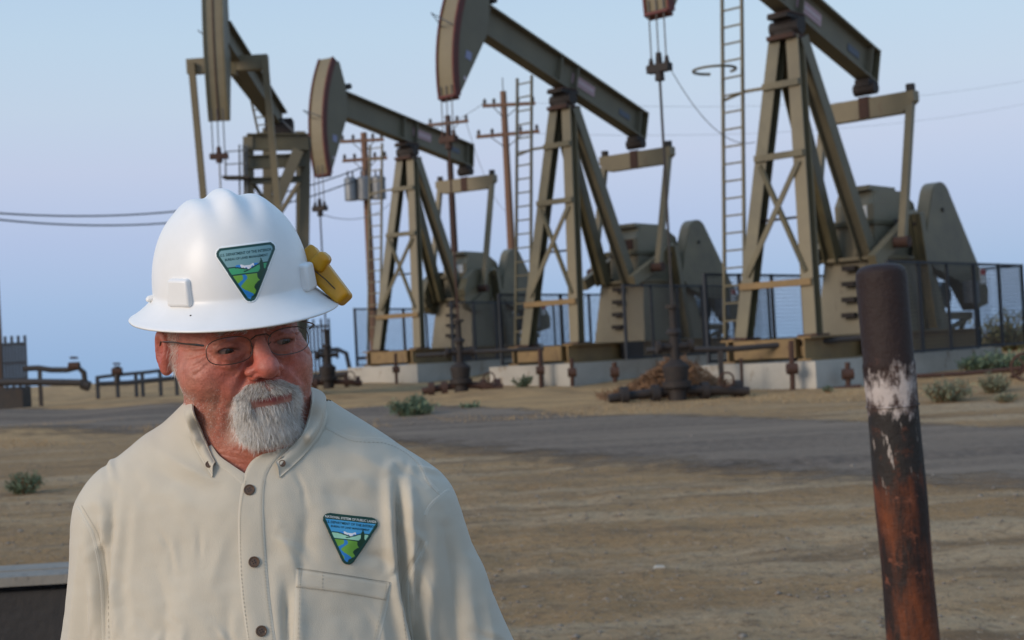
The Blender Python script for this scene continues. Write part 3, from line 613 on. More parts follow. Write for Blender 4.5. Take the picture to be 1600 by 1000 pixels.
pipe_run([(480, 592, 46), (600, 578, 46)], .1, 'dark pipe behind the wellhead beside the man\'s cheek')
pipe_run([(500, 548, 44), (528, 546, 44), (541, 552, 44), (546, 575, 44)], .07, 'blue pipe bend right of the man\'s cheek', m_='blue_dark', supports=[(505, 548, 44)])
pipe_run([(1010, 548, 27.0), (1150, 545, 27.0), (1345, 528, 27.6)], .055, 'long dark pipe along the front of the rightmost pumpjack skid', supports=[(1125, 546, 27), (1240, 538, 27.3)], m_='dark')
pipe_run([(650, 556, 34), (760, 549, 34), (850, 545, 34)], .05, 'dark pipe crossing in front of the smallest pumpjack pedestal', m_='dark', supports=[(845, 546, 34)])
pipe_run([(1225, 616, 26.2), (1345, 604, 26.2)], .045, 'thin rusty ground pipe before the rightmost concrete pad', m_='rust')
pipe_run([(1420, 588, 26), (1500, 584, 26), (1640, 572, 26)], .04, 'thin rusty pipe on the ground right of the leaning post', m_='rust')
pipe_run([(560, 560, 45), (655, 553, 45)], .05, 'rusty pipe across the feet of the smallest pumpjack', m_='rust')
def stake(px, py0, py1, d, label, w=.05, knob=True):
    a = at(px, py0, d); b = at(px+(py1-py0)*.035, py1, d); r = empty('pipe_stake', b); tag(r, label, 'stake', 'rusty stakes before the pads')
    MB().tube([Vector((0, 0, -.05)), a-b], w, 8).build('stem', M['rust'], r, True)
    if knob: MB().tube([(a-b)*.45-Vector((.1, 0, 0)), (a-b)*.45+Vector((.1, 0, 0))], w*2.1, 10).build('coupling', M['rust'], r, True)
stake(1236, 532, 612, 26.2, 'tallest rusty stake before the rightmost concrete pad', .05)
stake(1259, 570, 602, 26.6, 'short rusty valve stem right of the tall stake', .07)
stake(1324, 566, 600, 26.6, 'short rusty stub just left of the leaning post')
stake(843, 545, 606, 33, 'rusty stake at the left corner of the middle concrete pad', .045)
stake(893, 560, 600, 33, 'rusty stake with coupling before the middle concrete pad', .05)
stake(960, 566, 594, 33.5, 'small rusty stub beside the brown brush pile', .06)
stake(618, 552, 598, 41, 'thin rusty stake before the smallest pumpjack', .045)
stake(1158, 560, 600, 26.6, 'thin stake right of the brush pile', .03, False)
def low_fence(px0, px1, py_t, py_b, d, label, n=6):
    a, b = at(px0, py_b, d), at(px1, py_b, d); h = (py_b-py_t)*d/FPX; root = empty('pipe_fence', a); tag(root, label, 'fence', 'dark barred pipe fences')
    u = b-a; u.z = 0
    for i in range(n+1): MB().box(u*(i/n)+Vector((0, 0, h/2)), (.06, .06, h+(.35 if i % 2 else 0))).build('bar', M['blue_dark'], root)
    for z in (.12, h*.5, h-.05): MB().bar(Vector((0, 0, z)), u+Vector((0, 0, z)), .05, .06).build('rail', M['blue_dark'], root)
low_fence(6, 42, 536, 600, 38, 'dark barred fence panel at the left frame edge', 7)
low_fence(488, 518, 508, 592, 44, 'dark barred fence panel right beside the man\'s glasses', 5)
tag(MB().box((0, 0, .25), (.9, .7, .6)).build('steel_plinth', M['dark'], loc=on_ground(14, 39)), 'dark plinth under the pole at the left frame edge', 'plinth')
# hand wheel at right frame edge
hw = empty('hand_wheel', on_ground(1601, 25.5)); tag(hw, 'rusty spoked hand wheel cut by the right frame edge', 'wheel')
MB().ring((0, 0, .25), .24, .025, (0.3, 1, 0), 22).build('rim', M['rust'], hw)
for a in range(3): MB().bar((.24*math.cos(a*1.047)*.95, -.07*math.cos(a*1.047), .25+.24*math.sin(a*1.047)), (-.24*math.cos(a*1.047)*.95, .07*math.cos(a*1.047), .25-.24*math.sin(a*1.047)), .025, .025).build('spoke', M['rust'], hw)
MB().tube([(0, 0, .25), (.05, .35, .15), (.1, 1.0, .05)], .04, 8).build('stem', M['rust'], hw)

# ------------------------------------------------------------ plants
M['leaf'] = mat('saltbush_leaf', (0.17, 0.21, 0.11), .7, noise=(8, .7, 3), col2=(0.10, 0.14, 0.075))
M['leaf_grey'] = mat('sage_leaf', (0.23, 0.235, 0.135), .7, noise=(8, .7, 3), col2=(0.14, 0.155, 0.09))
M['leaf_yellow'] = mat('dry_leaf', (0.25, 0.22, 0.08), .8, noise=(5, .7, 3), col2=(0.13, 0.13, 0.055))
M['dry'] = mat('tumbleweed', (0.27, 0.14, 0.06), .9, noise=(4, .8, 4), col2=(0.10, 0.05, 0.026))
M['straw'] = mat('straw', (0.40, 0.29, 0.16), .9, noise=(4, .8, 4), col2=(0.27, 0.19, 0.105))
def shrub(loc, wx, wy, h, n, m_, label, cat='shrub', leaf=.035, seed=1, upright=.5, group=None, name='shrub', stemm='dry'):
    r = np.random.default_rng(seed); root = empty(name, loc); tag(root, label, cat, group); L_ = MB(); S = MB()
    ns = max(8, n//28)
    for i in range(ns):
        a = r.uniform(0, 6.28); q = math.sqrt(r.random()); tip = Vector((q*wx*math.cos(a), q*wy*math.sin(a), h*(r.uniform(.55, 1.08)*(1-.35*q*q)+upright*0)))
        base = Vector((tip.x*.25, tip.y*.25, -.03)); mid = base.lerp(tip, .5)+Vector((0, 0, h*.08)); S.tube([base, mid, tip], [.012, .008, .003], 4, False)
        for k in range(28):
            t = r.uniform(.12, 1.0); c = base.lerp(tip, t)+Vector(r.normal(0, .055*max(wx, h)*1.2, 3)); c.z = max(c.z, .01)
            d = Vector(r.normal(0, 1, 3)); d.z = abs(d.z)+.5; d.normalize(); sd_ = d.orthogonal().normalized(); l_ = leaf*r.uniform(.6, 1.5)
            L_.add([c-sd_*l_*.28, c+d*l_*.5+sd_*l_*.0-sd_*l_*.3, c+d*l_*1.3, c+sd_*l_*.3+d*l_*.4], [(0, 1, 2, 3)])
    S.build('stems', M[stemm], root); L_.build('foliage', M[m_], root); return root
shrub(on_ground(30, 15.5), .22, .2, .24, 1900, 'leaf', 'small green saltbush alone on the dirt at the left edge', leaf=.022, seed=2)
shrub(on_ground(640, 24.5), .5, .3, .3, 1500, 'leaf', 'low green weeds beside the rusty wellhead', cat='weeds', leaf=.05, seed=3, name='weeds')
shrub(on_ground(1475, 21.5), .42, .35, .34, 2000, 'leaf_grey', 'grey green bush just right of the leaning post', leaf=.035, seed=4)
shrub(on_ground(1552, 22.5), .3, .28, .33, 1500, 'leaf_grey', 'grey green bush between the larger bush and the hand wheel', leaf=.035, seed=5)
shrub(on_ground(1570, 20.8), .22, .2, .14, 500, 'leaf_grey', 'tiny grey green tuft near the right frame edge', leaf=.03, seed=6)
shrub(on_ground(1530, 29.2), .5, .4, .35, 1800, 'leaf', 'left end of the green weeds beyond the concrete pad', cat='weeds', leaf=.06, seed=7, name='weeds')
shrub(on_ground(1580, 29.5), .8, .5, .4, 2600, 'leaf', 'green weeds filling the gap below the fence at the right edge', cat='weeds', leaf=.06, seed=8, name='weeds')
shrub(on_ground(1650, 29.5), .8, .5, .42, 1600, 'leaf', 'green weeds partly outside the right frame edge', cat='weeds', leaf=.06, seed=18, name='weeds')
shrub(on_ground(1580, 42), 1.1, .8, 1.15, 2600, 'leaf_yellow', 'yellow green bush seen through the mesh at the right edge', leaf=.09, seed=9)
shrub(on_ground(1290, 25.2), .12, .1, .1, 200, 'leaf', 'tiny green tuft before the rightmost concrete pad', cat='weeds', leaf=.03, seed=10, name='weeds')
shrub(on_ground(730, 25.5), .25, .15, .12, 350, 'leaf', 'sparse green weeds at the foot of the rusty wellhead', cat='weeds', leaf=.04, seed=12, name='weeds')
shrub(on_ground(815, 34), .3, .2, .3, 500, 'leaf', 'green weeds between the two concrete pads', cat='weeds', leaf=.05, seed=13, name='weeds')
# tumbleweed pile
def brush():
    root = empty('brush_pile', on_ground(1052, 26.3)); tag(root, 'heap of brown dead tumbleweed behind the black wellhead', 'brush pile'); r = np.random.default_rng(5)
    T = MB()
    for i in range(5200):
        x = r.normal(-.1, .55); x = max(-1.35, min(1.1, x)); hh = .62*math.exp(-((x-.05)/.72)**2)+.1; y = r.normal(0, .35); hh *= math.exp(-(y/.7)**2)
        z = r.uniform(0, 1)**.7*hh; c = Vector((x, y, z)); d = Vector(r.normal(0, 1, 3)); d.z *= .7; d.normalize(); d2 = (d+Vector(r.normal(0, .5, 3))).normalized(); l_ = r.uniform(.08, .24)
        s_ = d.orthogonal().normalized()*r.uniform(.006, .014); p1, p2, p3 = c, c+d*l_*.5, c+d*l_*.5+d2*l_*.5
        T.add([p1-s_, p1+s_, p2+s_, p2-s_, p3], [(0, 1, 2, 3), (3, 2, 4)])
    T.build('twigs', M['dry'], root)
    b = MB(); k = 22; P = []; 
    for i in range(k+1):
        for j in range(9):
            x = -1.3+2.35*i/k; y = -.45+.9*j/8; P.append((x, y, max(-.05, .5*math.exp(-((x-.05)/.7)**2)*math.exp(-(y/.5)**2)+r.normal(0, .03)-.03)))
    b.add(P, [(i*9+j, (i+1)*9+j, (i+1)*9+j+1, i*9+j+1) for i in range(k) for j in range(8)]); b.build('inner_litter', M['dry'], root)
brush()
def straw():
    r = np.random.default_rng(8); T = MB()
    for i in range(16000):
        px = r.uniform(-50, 1680); Yd = r.uniform(22.3, 29)
        if smooth_noise(np.array([px*.02]), np.array([Yd]), 21, 1.)[0] < -.3: continue
        x = (px-800)/FPX*Yd; y = Yd+.05*x; z = float(terr(x, y))+.05*0
        d = Vector((r.normal(0, .6), r.normal(0, .6), r.uniform(.3, 1))).normalized(); l_ = r.uniform(.02, .09); s_ = Vector((r.uniform(.003, .008), 0, 0)); c = Vector((x, y, z-.01))
        T.add([c-s_, c+s_, c+d*l_], [(0, 1, 2)])
    tag(T.build('dry_grass', M['straw']), 'thin dry straw grass along the strip before the well pads', 'grass', kind='stuff')
straw()
tag(MB().prism([(-.04, 0), (.042, 0), (.034, .014), (-.02, .018)], -.025, .025).build('flat_stone', M['concrete'], loc=ground_at(1030, 889)), 'small pale flat stone lying on the dirt right of the man', 'stone')

# ------------------------------------------------------------ leaning rusty post and low block, foreground
def post_material():
    m = bpy.data.materials.new('painted_rusty_pipe'); m.use_nodes = True; nt = m.node_tree; N = nt.nodes.new; L = nt.links.new; b = nt.nodes['Principled BSDF']
    tc = N('ShaderNodeTexCoord'); sep = N('ShaderNodeSeparateXYZ'); L(tc.outputs['Object'], sep.inputs[0])
    def noise(s, det, sc=(1, 1, 1)):
        q = N('ShaderNodeMapping'); q.inputs['Scale'].default_value = sc; L(tc.outputs['Object'], q.inputs[0]); n = N('ShaderNodeTexNoise'); n.inputs['Scale'].default_value = s; n.inputs['Detail'].default_value = det; n.inputs['Roughness'].default_value = .7
        L(q.outputs[0], n.inputs[0]); return n.outputs[0]
    def math_(op, a, c=None):
        x = N('ShaderNodeMath'); x.operation = op
        for i, s in enumerate((a, c)):
            if s is None: continue
            if hasattr(s, 'links'): L(s, x.inputs[i])
            else: x.inputs[i].default_value = s
        return x.outputs[0]
    def step(s, a, w=.04):
        r = N('ShaderNodeMapRange'); r.inputs[1].default_value = a-w; r.inputs[2].default_value = a+w; L(s, r.inputs[0]); return r.outputs[0]
    def mix(f, c1, c2):
        x = N('ShaderNodeMixRGB'); L(f, x.inputs[0])
        for i, s in ((1, c1), (2, c2)):
            if hasattr(s, 'links'): L(s, x.inputs[i])
            else: x.inputs[i].default_value = (*s, 1)
        return x.outputs[0]
    z = sep.outputs[2]
    zn = math_('ADD', z, math_('MULTIPLY', math_('SUBTRACT', noise(9, 7, (1, 1, .5)), .5), .34))     # ragged height
    rusty = mix(step(noise(9, 8, (1.6, 1.6, .28)), .46, .10), (0.17, 0.045, 0.014), (0.022, 0.012, 0.010))
    rusty = mix(step(noise(22, 5), .63, .04), rusty, (0.16, 0.055, 0.03))
    blackp = mix(step(noise(14, 6), .62, .05), (0.02, 0.016, 0.014), (0.075, 0.03, 0.018))
    topc = mix(step(noise(8, 6), .66, .06), (0.022, 0.011, 0.009), (0.07, 0.022, 0.013))
    white = mix(step(noise(13, 8, (1, 1, .6)), .49, .06), (0.46, 0.40, 0.37), (0.055, 0.032, 0.026))
    streak = step(noise(18, 6, (2, 2, .5)), .64, .03)
    c = mix(step(zn, POST_H-.70, .02), rusty, blackp)
    c = mix(math_('MULTIPLY', streak, step(zn, POST_H-.80, .05)), c, (0.40, 0.35, 0.31))
    c = mix(step(zn, POST_H-.485, .012), c, white)
    c = mix(step(zn, POST_H-.355, .015), c, topc)
    L(c, b.inputs['Base Color']); b.inputs['Roughness'].default_value = .58; b.inputs['Specular IOR Level'].default_value = .3
    bp = N('ShaderNodeBump'); bp.inputs['Strength'].default_value = .8; bp.inputs['Distance'].default_value = .01; L(noise(24, 7), bp.inputs['Height']); L(bp.outputs[0], b.inputs['Normal'])
    return m
PD = 4.7; ptop = at(1375, 412, PD); plow = at(1427, 1000, PD); u_ = (ptop-plow).normalized()
base = plow-u_*((plow.z+.05)/u_.z); POST_H = (ptop-base).length
pr_ = empty('leaning_post', base); pr_.rotation_mode = 'QUATERNION'; pr_.rotation_quaternion = u_.to_track_quat('Z', 'Y')
tag(pr_, 'leaning rusty steel pipe post with peeling black and white paint, in the right foreground', 'post')
pm = post_material(); rp = .0845; prof = [(0, 0), (rp, 0)]+[(rp+.0015*math.sin(z*13), z) for z in np.linspace(.05, POST_H-.34, 30)]+[(rp+.002, POST_H-.335), (rp-.002, POST_H-.32), (rp-.001, POST_H-.05)]+[((rp-.003)*math.cos(t)**.6, POST_H-.035+.035*math.sin(t)) for t in np.linspace(0, 1.55, 12)]
Vp = []; nn = 48
for r_, z in prof:
    for j in range(nn): a = 2*math.pi*j/nn; k = r_*(1+.006*math.sin(3*a+z*5)); Vp.append((k*math.cos(a), k*math.sin(a), z))
b = MB(); b.add(Vp, [(i*nn+j, i*nn+(j+1) % nn, (i+1)*nn+(j+1) % nn, (i+1)*nn+j) for i in range(len(prof)-1) for j in range(nn)])
b.build('pipe', pm, pr_, 'all')
for zz in (POST_H-.47,): MB().ring((0, 0, zz), rp+.0005, .003, (0, 0, 1), 40).build('weld_bead', pm, pr_, True)

M['stained'] = mat('stained_dark_timber', (0.022, 0.021, 0.022), .9, noise=(5, .7, 6), col2=(0.045, 0.04, 0.036), bump=(30, .6, .01))
M['cap_wood'] = mat('weathered_cap', (0.29, 0.27, 0.23), .9, noise=(3.5, .7, 7, (.5, 2.5, 1)), col2=(0.15, 0.135, 0.115), bump=(25, .6, .01), streak=(6, .6, (0.07, 0.06, 0.05)))
lb = empty('low_block', at(-60, 1000, 4.6)); lb.location.z = 0; lb.rotation_euler = (0, 0, R(3)); tag(lb, 'low dark block with weathered pale top, cut by the lower left corner', 'block')
zt = at(40, 903, 4.6).z
MB().box((0, .15, zt/2-.03), (2.2, .25, zt-.04)).build('block_body', M['stained'], lb)
for i in range(2): MB().box((0, .065+i*.145, zt-.012+.003*i), (2.24, .14, .03)).build('cap_board', M['cap_wood'], lb)

# ============================================================ the man (photo-aligned local frame, metres)
D0 = 1.69; S_ = D0/FPX
C0 = Vector((0, 0, CAM_H))+fwd*D0
BM = np.array([list(rgt), list(fwd), list(upv)])            # local row vectors -> world
def to_world(V): return np.asarray(V) @ BM + np.array(C0)
def to_local(w): return (np.asarray(w)-np.array(C0)) @ BM.T
def LP(px, py, dy=0.0):
    k = S_*(1+dy/D0); return np.array([(px-800)*k, dy, (500-py)*k])
def proj(V):
    V = np.asarray(V); k = D0/(D0+V[..., 1])/S_; return 800+V[..., 0]*k, 500-V[..., 2]*k
def rot(ax, a):
    c, s = math.cos(a), math.sin(a)
    return np.array({'x': [[1, 0, 0], [0, c, -s], [0, s, c]], 'y': [[c, 0, s], [0, 1, 0], [-s, 0, c]], 'z': [[c, -s, 0], [s, c, 0], [0, 0, 1]]}[ax])
HR = rot('y', R(-10)) @ rot('z', R(30)) @ rot('x', R(7))
HO = LP(402, 533, -.088)-HR @ np.array([0, -.090, 0])
def h2l(P): return np.asarray(P)/1000.0 @ HR.T + HO            # head frame (mm) -> local (m)
def l2h(P): return ((np.asarray(P)-HO) @ HR)*1000.0

def hwarp(Z): return 5.5*np.clip((-np.asarray(Z)-46)/16, 0, 1)
def ell(P, c, r):
    X, Y, Z = (P[0]-c[0])/r[0], (P[1]-c[1])/r[1], (P[2]-c[2])/r[2]
    k0 = np.sqrt(X*X+Y*Y+Z*Z)+1e-6; k1 = np.sqrt((X/r[0])**2+(Y/r[1])**2+(Z/r[2])**2)+1e-9
    return k0*(k0-1)/k1
def cap(P, a, b, ra, rb):
    a = np.asarray(a, float); b = np.asarray(b, float); d = b-a; L2 = d@d
    t = np.clip(((P[0]-a[0])*d[0]+(P[1]-a[1])*d[1]+(P[2]-a[2])*d[2])/L2, 0, 1)
    return np.sqrt((P[0]-a[0]-t*d[0])**2+(P[1]-a[1]-t*d[1])**2+(P[2]-a[2]-t*d[2])**2)-(ra+(rb-ra)*t)
def smin(a, b, k):
    h = np.clip(k-np.abs(a-b), 0, None)/k; return np.minimum(a, b)-h*h*k*.25
def smax(a, b, k): return -smin(-a, -b, k)
def surface_nets(S, org, h):
    """naive surface nets: quads around the zero level of a sampled field"""
    nx, ny, nz = S.shape; ins = S < 0
    cx = ins[:-1, :-1, :-1].astype(np.int8)
    tot = np.zeros((nx-1, ny-1, nz-1), np.int8)
    for i in (0, 1):
        for j in (0, 1):
            for k in (0, 1): tot += ins[i:nx-1+i, j:ny-1+j, k:nz-1+k]
    act = (tot > 0) & (tot < 8); idx = np.argwhere(act); n = len(idx)
    num = -np.ones(act.shape, np.int64); num[act] = np.arange(n)
    acc = np.zeros((n, 3)); cnt = np.zeros(n)
    cs = [(i, j, k) for i in (0, 1) for j in (0, 1) for k in (0, 1)]
    for a in cs:
        for ax in range(3):
            if a[ax] == 1: continue
            b = list(a); b[ax] = 1
            va = S[idx[:, 0]+a[0], idx[:, 1]+a[1], idx[:, 2]+a[2]]; vb = S[idx[:, 0]+b[0], idx[:, 1]+b[1], idx[:, 2]+b[2]]
            m = (va < 0) != (vb < 0); t = np.where(m, va/np.where(m, va-vb, 1), 0)
            p = np.array(a, float)[None, :]+t[:, None]*(np.array(b)-np.array(a))[None, :]
            acc[m] += p[m]; cnt[m] += 1
    V = (idx+acc/cnt[:, None])*h+np.asarray(org)
    F = []
    for ax in range(3):
        o1, o2 = [(1, 2), (2, 0), (0, 1)][ax]
        sl0 = [slice(None)]*3; sl1 = [slice(None)]*3; sl0[ax] = slice(0, -1); sl1[ax] = slice(1, None)
        e = ins[tuple(sl0)] != ins[tuple(sl1)]; s_in = ins[tuple(sl0)]
        I = np.argwhere(e); I = I[(I[:, o1] > 0) & (I[:, o2] > 0) & (I[:, o1] < S.shape[o1]-1) & (I[:, o2] < S.shape[o2]-1)]
        fl = s_in[I[:, 0], I[:, 1], I[:, 2]]
        def g(d1, d2): J = I.copy(); J[:, o1] += d1; J[:, o2] += d2; return num[J[:, 0], J[:, 1], J[:, 2]]
        q = np.stack([g(-1, -1), g(0, -1), g(0, 0), g(-1, 0)], 1); q[~fl] = q[~fl][:, ::-1]; F.append(q)
    F = np.concatenate(F); F = F[(F >= 0).all(1)]
    return V, F
def grid(lo, hi, h):
    ax = [np.arange(lo[i], hi[i]+h, h, dtype=np.float32) for i in range(3)]
    return np.meshgrid(*ax, indexing='ij')
def seg_d(x, z, pts):
    d = np.full(x.shape, 1e9)
    for a, b in zip(pts[:-1], pts[1:]):
        ax, az = a; bx, bz = b; L2 = (bx-ax)**2+(bz-az)**2+1e-9
        t = np.clip(((x-ax)*(bx-ax)+(z-az)*(bz-az))/L2, 0, 1); d = np.minimum(d, np.hypot(x-ax-t*(bx-ax), z-az-t*(bz-az)))
    return d
def vnormals(V, F):
    n = np.cross(V[F[:, 2]]-V[F[:, 0]], V[F[:, 3 if F.shape[1] > 3 else 1]]-V[F[:, 1 if F.shape[1] > 3 else 0]])
    N = np.zeros_like(V)
    for i in range(F.shape[1]): np.add.at(N, F[:, i], n)
    return N/(np.linalg.norm(N, axis=1, keepdims=True)+1e-12)
def relax(V, F, it=2, lam=.5):
    E = np.concatenate([F[:, [i, (i+1) % F.shape[1]]] for i in range(F.shape[1])]); 
    for _ in range(it):
        A = np.zeros_like(V); c = np.zeros(len(V))
        np.add.at(A, E[:, 0], V[E[:, 1]]); np.add.at(c, E[:, 0], 1); np.add.at(A, E[:, 1], V[E[:, 0]]); np.add.at(c, E[:, 1], 1)
        V = V+lam*(A/np.maximum(c, 1)[:, None]-V)
    return V

def torso(P, grow=0.0):
    c = lambda px, py, dy: LP(px, py, dy)
    d = ell(P, c(412, 915, .022), (.212, .118, .23))
    d = smin(d, ell(P, c(412, 800, .03), (.17, .092, .10)), .05)
    d = smin(d, cap(P, c(338, 722, .035), c(206, 812, .03), .050, .060), .045)
    d = smin(d, cap(P, c(476, 712, .035), c(628, 806, .03), .052, .0615), .045)
    d = smin(d, ell(P, c(414, 1180, .01), (.205, .145, .26)), .06)
    d = smin(d, cap(P, c(392, 660, .03), c(402, 780, .02), .064, .085), .05)
    return d-grow
def arms(P):
    c = lambda px, py, dy: LP(px, py, dy)
    L_ = smin(cap(P, c(206, 816, .03), c(156, 1120, .045), .0605, .060), cap(P, c(156, 1120, .045), c(185, 1440, -.03), .058, .043), .02)
    R_ = smin(cap(P, c(628, 809, .03), c(768, 1120, .045), .0625, .062), cap(P, c(768, 1120, .045), c(775, 1440, -.03), .060, .043), .02)
    return np.minimum(L_, R_)

# ---- head in its own frame
def head_sdf(P):
    X, Y, Z = P; ax = np.abs(X); Q = (ax, Y, Z)          # mirrored copy
    d = ell(P, (0, 12, 42), (77, 98, 84))
    d = smin(d, ell(P, (0, -22, -22), (75.5, 66, 66)), 22)
    d = smin(d, ell(Q, (44, -48, -36), (33, 34, 34)), 18)               # cheeks
    d = smin(d, ell(Q, (38, -24, -78), (30, 44, 33)), 22)               # jaw and jowls
    d = smin(d, ell(P, (0, -71, -99), (33, 25, 21)), 16)               # chin
    d = smin(d, ell(P, (0, -77, -64), (38, 24, 28)), 14)                # muzzle
    d = smin(d, cap(Q, (8, -84, 17), (40, -74, 15), 11, 10), 10)        # brow
    d = smax(d, -ell(Q, (35, -106, -1), (20, 20, 14)), 9)               # sockets
    d = smin(d, ell(Q, (34, -73.5, -3), (17.5, 15.5, 14.5)), 3)         # lids
    d = smin(d, cap(P, (0, -88, 8), (0, -106, -24), 8.5, 12), 8)          # nose bridge
    d = smin(d, ell(P, (0, -111, -29), (13.5, 14, 12.5)), 6)          # nose tip
    d = smin(d, ell(Q, (13, -99, -34), (8.5, 12, 9)), 4)            # wings
    d = smax(d, -ell(Q, (7, -107, -42.5), (3.6, 6, 3.6)), 2)            # nostrils
    d = smin(d, ell(Q, (30, -80, -22), (15, 10, 9)), 8)                 # under-eye fullness
    d = smin(d, cap(Q, (0, -96, -58), (20, -87, -60), 5.2, 3.0), 5)   # upper lip
    d = smin(d, cap(Q, (0, -96.5, -67.5), (17, -89, -65), 6.4, 3.8), 4)     # lower lip
    d = smax(d, -cap(Q, (0, -103, -62.1), (25, -90, -62.8), 1.6, 1.3), 1.6)
    d = smax(d, -ell(Q, (34.5, -90, -6.2), (12, 12.0, 2.8)), 1.2)       # eye opening
    # ears
    e = ell(Q, (79, 6+.18*(ax-80), -3), (9.5, 16, 25.5)); e = smax(e, -ell(Q, (89, 1, -1), (8, 9, 17)), 2.5); e = smax(e, -cap(Q, (88.5, 12, 10), (87.5, 16, -10), 2.2, 2.0), 1.5); e = smin(e, ell(Q, (80, 2, -23), (6.5, 8, 9)), 5); e = smin(e, ell(Q, (80, -4, -12), (6, 5, 8)), 4)
    return smin(d, e, 5)
def body_sdf(P):
    sh = P[0].shape; A = np.stack([p.ravel() for p in P], 1); Hh = ((A-HO.astype(np.float32)) @ HR.astype(np.float32))*1000
    Hh[:, 0] -= hwarp(Hh[:, 2])*(Hh[:, 1] < 0)*np.clip(-Hh[:, 1]/30, 0, 1); PH = tuple(Hh[:, i].reshape(sh) for i in range(3))
    d = head_sdf(PH)/1000
    n0 = h2l((0, 28, -62)); n1 = LP(398, 735, .03)
    d = smin(d, cap(P, n0, n1, .052, .061), .016)
    d = smin(d, ell(P, (h2l((0, -34, -128))), (.042, .034, .030)), .035)
    t = smin(torso(P, -.010), 1e3*np.ones_like(d), .01)
    return smin(d, t, .03)
lo = LP(232, 800, 0); hi = LP(522, 292, 0)
Gh = .00185; Pg = grid((lo[0], -.145, lo[2]), (hi[0], .135, hi[2]), Gh)
Sg = body_sdf(Pg)
BV, BF = surface_nets(Sg, (Pg[0][0, 0, 0], Pg[1][0, 0, 0], Pg[2][0, 0, 0]), Gh); del Pg
BV = relax(BV, BF, 2, .35)
HVv = l2h(BV); HVv[:, 0] -= hwarp(HVv[:, 2])*np.clip(-HVv[:, 1]/30, 0, 1); hx, hy, hz = HVv.T; front = np.clip((-hy-25)/20, 0, 1)
BN = vnormals(BV, BF)
dsp = np.zeros(len(BV))
def crease(pts, depth, w, mirror=True):
    global dsp
    x = np.abs(hx) if mirror else hx
    dsp = dsp-depth*np.exp(-(seg_d(x, hz, pts)/w)**2)*front
def fat(pts, amt, w): crease(pts, -amt, w)
crease([(16, -34), (24, -44), (33, -56), (40, -70)], 3.6, 3.4); fat([(25, -33), (36, -46), (44, -60)], 2.4, 7)
crease([(18, -16), (30, -21), (43, -18)], 2.2, 2.2); crease([(24, -25), (34, -29), (48, -24)], 1.3, 2.2); crease([(14, -13), (22, -24), (30, -33)], 1.2, 2.2)
fat([(22, -13.5), (34, -15.5), (44, -12)], 1.0, 3)
for a in ((54, 2), (56, -4), (54, -11), (52, -17)): crease([(50, (a[1])*.7-2), (60, a[1]*1.1-2), (70, a[1]*1.5-3)], 1.5, 1.6)
crease([(20, 8), (34, 10), (46, 4)], 2.2, 2.0); crease([(20, 2), (32, 5), (46, 0)], 1.2, 1.5); fat([(28, 10), (42, 5), (50, -2)], 1.6, 3); crease([(4, 12), (3, 24)], 1.2, 1.8)
for z in (26, 34): crease([(0, z), (30, z+2), (46, z)], .8, 1.8)
crease([(52, -58), (57, -74), (55, -92)], .8, 3)
rn = smooth_noise
dsp += .35*rn(hx*1.0+hy*.3, hz*1.0, 31, .16)+.16*rn(hx, hz+hy*.4, 32, .5)
# neck wrinkles
px_, py_ = proj(BV); neckm = np.clip((py_-690)/15, 0, 1)*(BV[:, 1] < .02)
for k, (a, b) in enumerate(((0, 703), (1, 713), (2, 722), (3, 731))):
    yy = b+.13*(px_-360)+2*np.sin(px_*.1+k); dsp -= neckm*.6*np.exp(-((py_-yy)/2.4)**2)
BV = BV+BN*(dsp/1000)[:, None]
# ---- skin tones: complexion of the man by region, plus a pale bounce tone under the beard
def mixc(c, col, w): w = np.clip(w, 0, 1)[:, None]; return c*(1-w)+np.array(col)*w
sk = np.tile(np.array([.50, .195, .14]), (len(BV), 1))
g3 = lambda x0, y0, z0, s: np.exp(-(((np.abs(hx)-x0)**2+(hy-y0)**2+(hz-z0)**2)/s**2))
sk = mixc(sk, (.52, .15, .105), .9*g3(42, -75, -32, 30))
sk = mixc(sk, (.52, .125, .095), 1.0*g3(0, -108, -32, 21)); sk = mixc(sk, (.50, .13, .09), .8*g3(15, -100, -40, 12))
sk = mixc(sk, (.44, .10, .075), .85*g3(84, 8, -12, 28))
sk = mixc(sk, (.44, .16, .115), .6*g3(34, -88, -16, 14)); sk = mixc(sk, (.46, .15, .10), .5*g3(34, -84, 8, 14))
sk = mixc(sk, (.47, .15, .09), neckm*.9)
stub = np.clip(np.exp(-(seg_d(np.abs(hx), hz, [(66, -40), (56, -84), (40, -112), (0, -124)])/20)**2), 0, 1)
sk = mixc(sk, (.47, .25, .18), .28*stub)
mot = .5+.5*rn(hx+hy, hz-hy*.5, 41, .35); fine = RNG.random(len(BV))
sk *= (1.0+.12*(mot-.5)+.16*(fine-.5)*(.5+stub))[:, None]; sk[:, 1:] *= (1+.07*rn(hx*1.3, hz+hy, 43, .12))[:, None]
bmask = np.clip((47-np.abs(hx))/6, 0, 1)*np.clip((-hz-60)/8, 0, 1)*np.clip((hz+120)/8, 0, 1)*np.clip((-hy-40)/15, 0, 1)*(1-np.exp(-((hx/27)**2+((hz+64)/12)**2)))
sk = mixc(sk, (.62, .45, .37), .75*bmask)  # skin under the beard painted paler to throw light into the hairs
lip = np.exp(-(seg_d(np.abs(hx), hz, [(0, -67), (19, -65)])/4.8)**2)*(hy < -78); sk = mixc(sk, (.30, .065, .06), lip)
lip2 = np.exp(-(seg_d(np.abs(hx), hz, [(0, -59.3), (20, -61.4)])/2.0)**2)*(hy < -78); sk = mixc(sk, (.33, .10, .09), .7*lip2)
sk = mixc(sk, (.10, .02, .018), 1.1*np.exp(-(seg_d(np.abs(hx), hz, [(0, -62.3), (22, -62.8)])/1.1)**2)*(hy < -80))
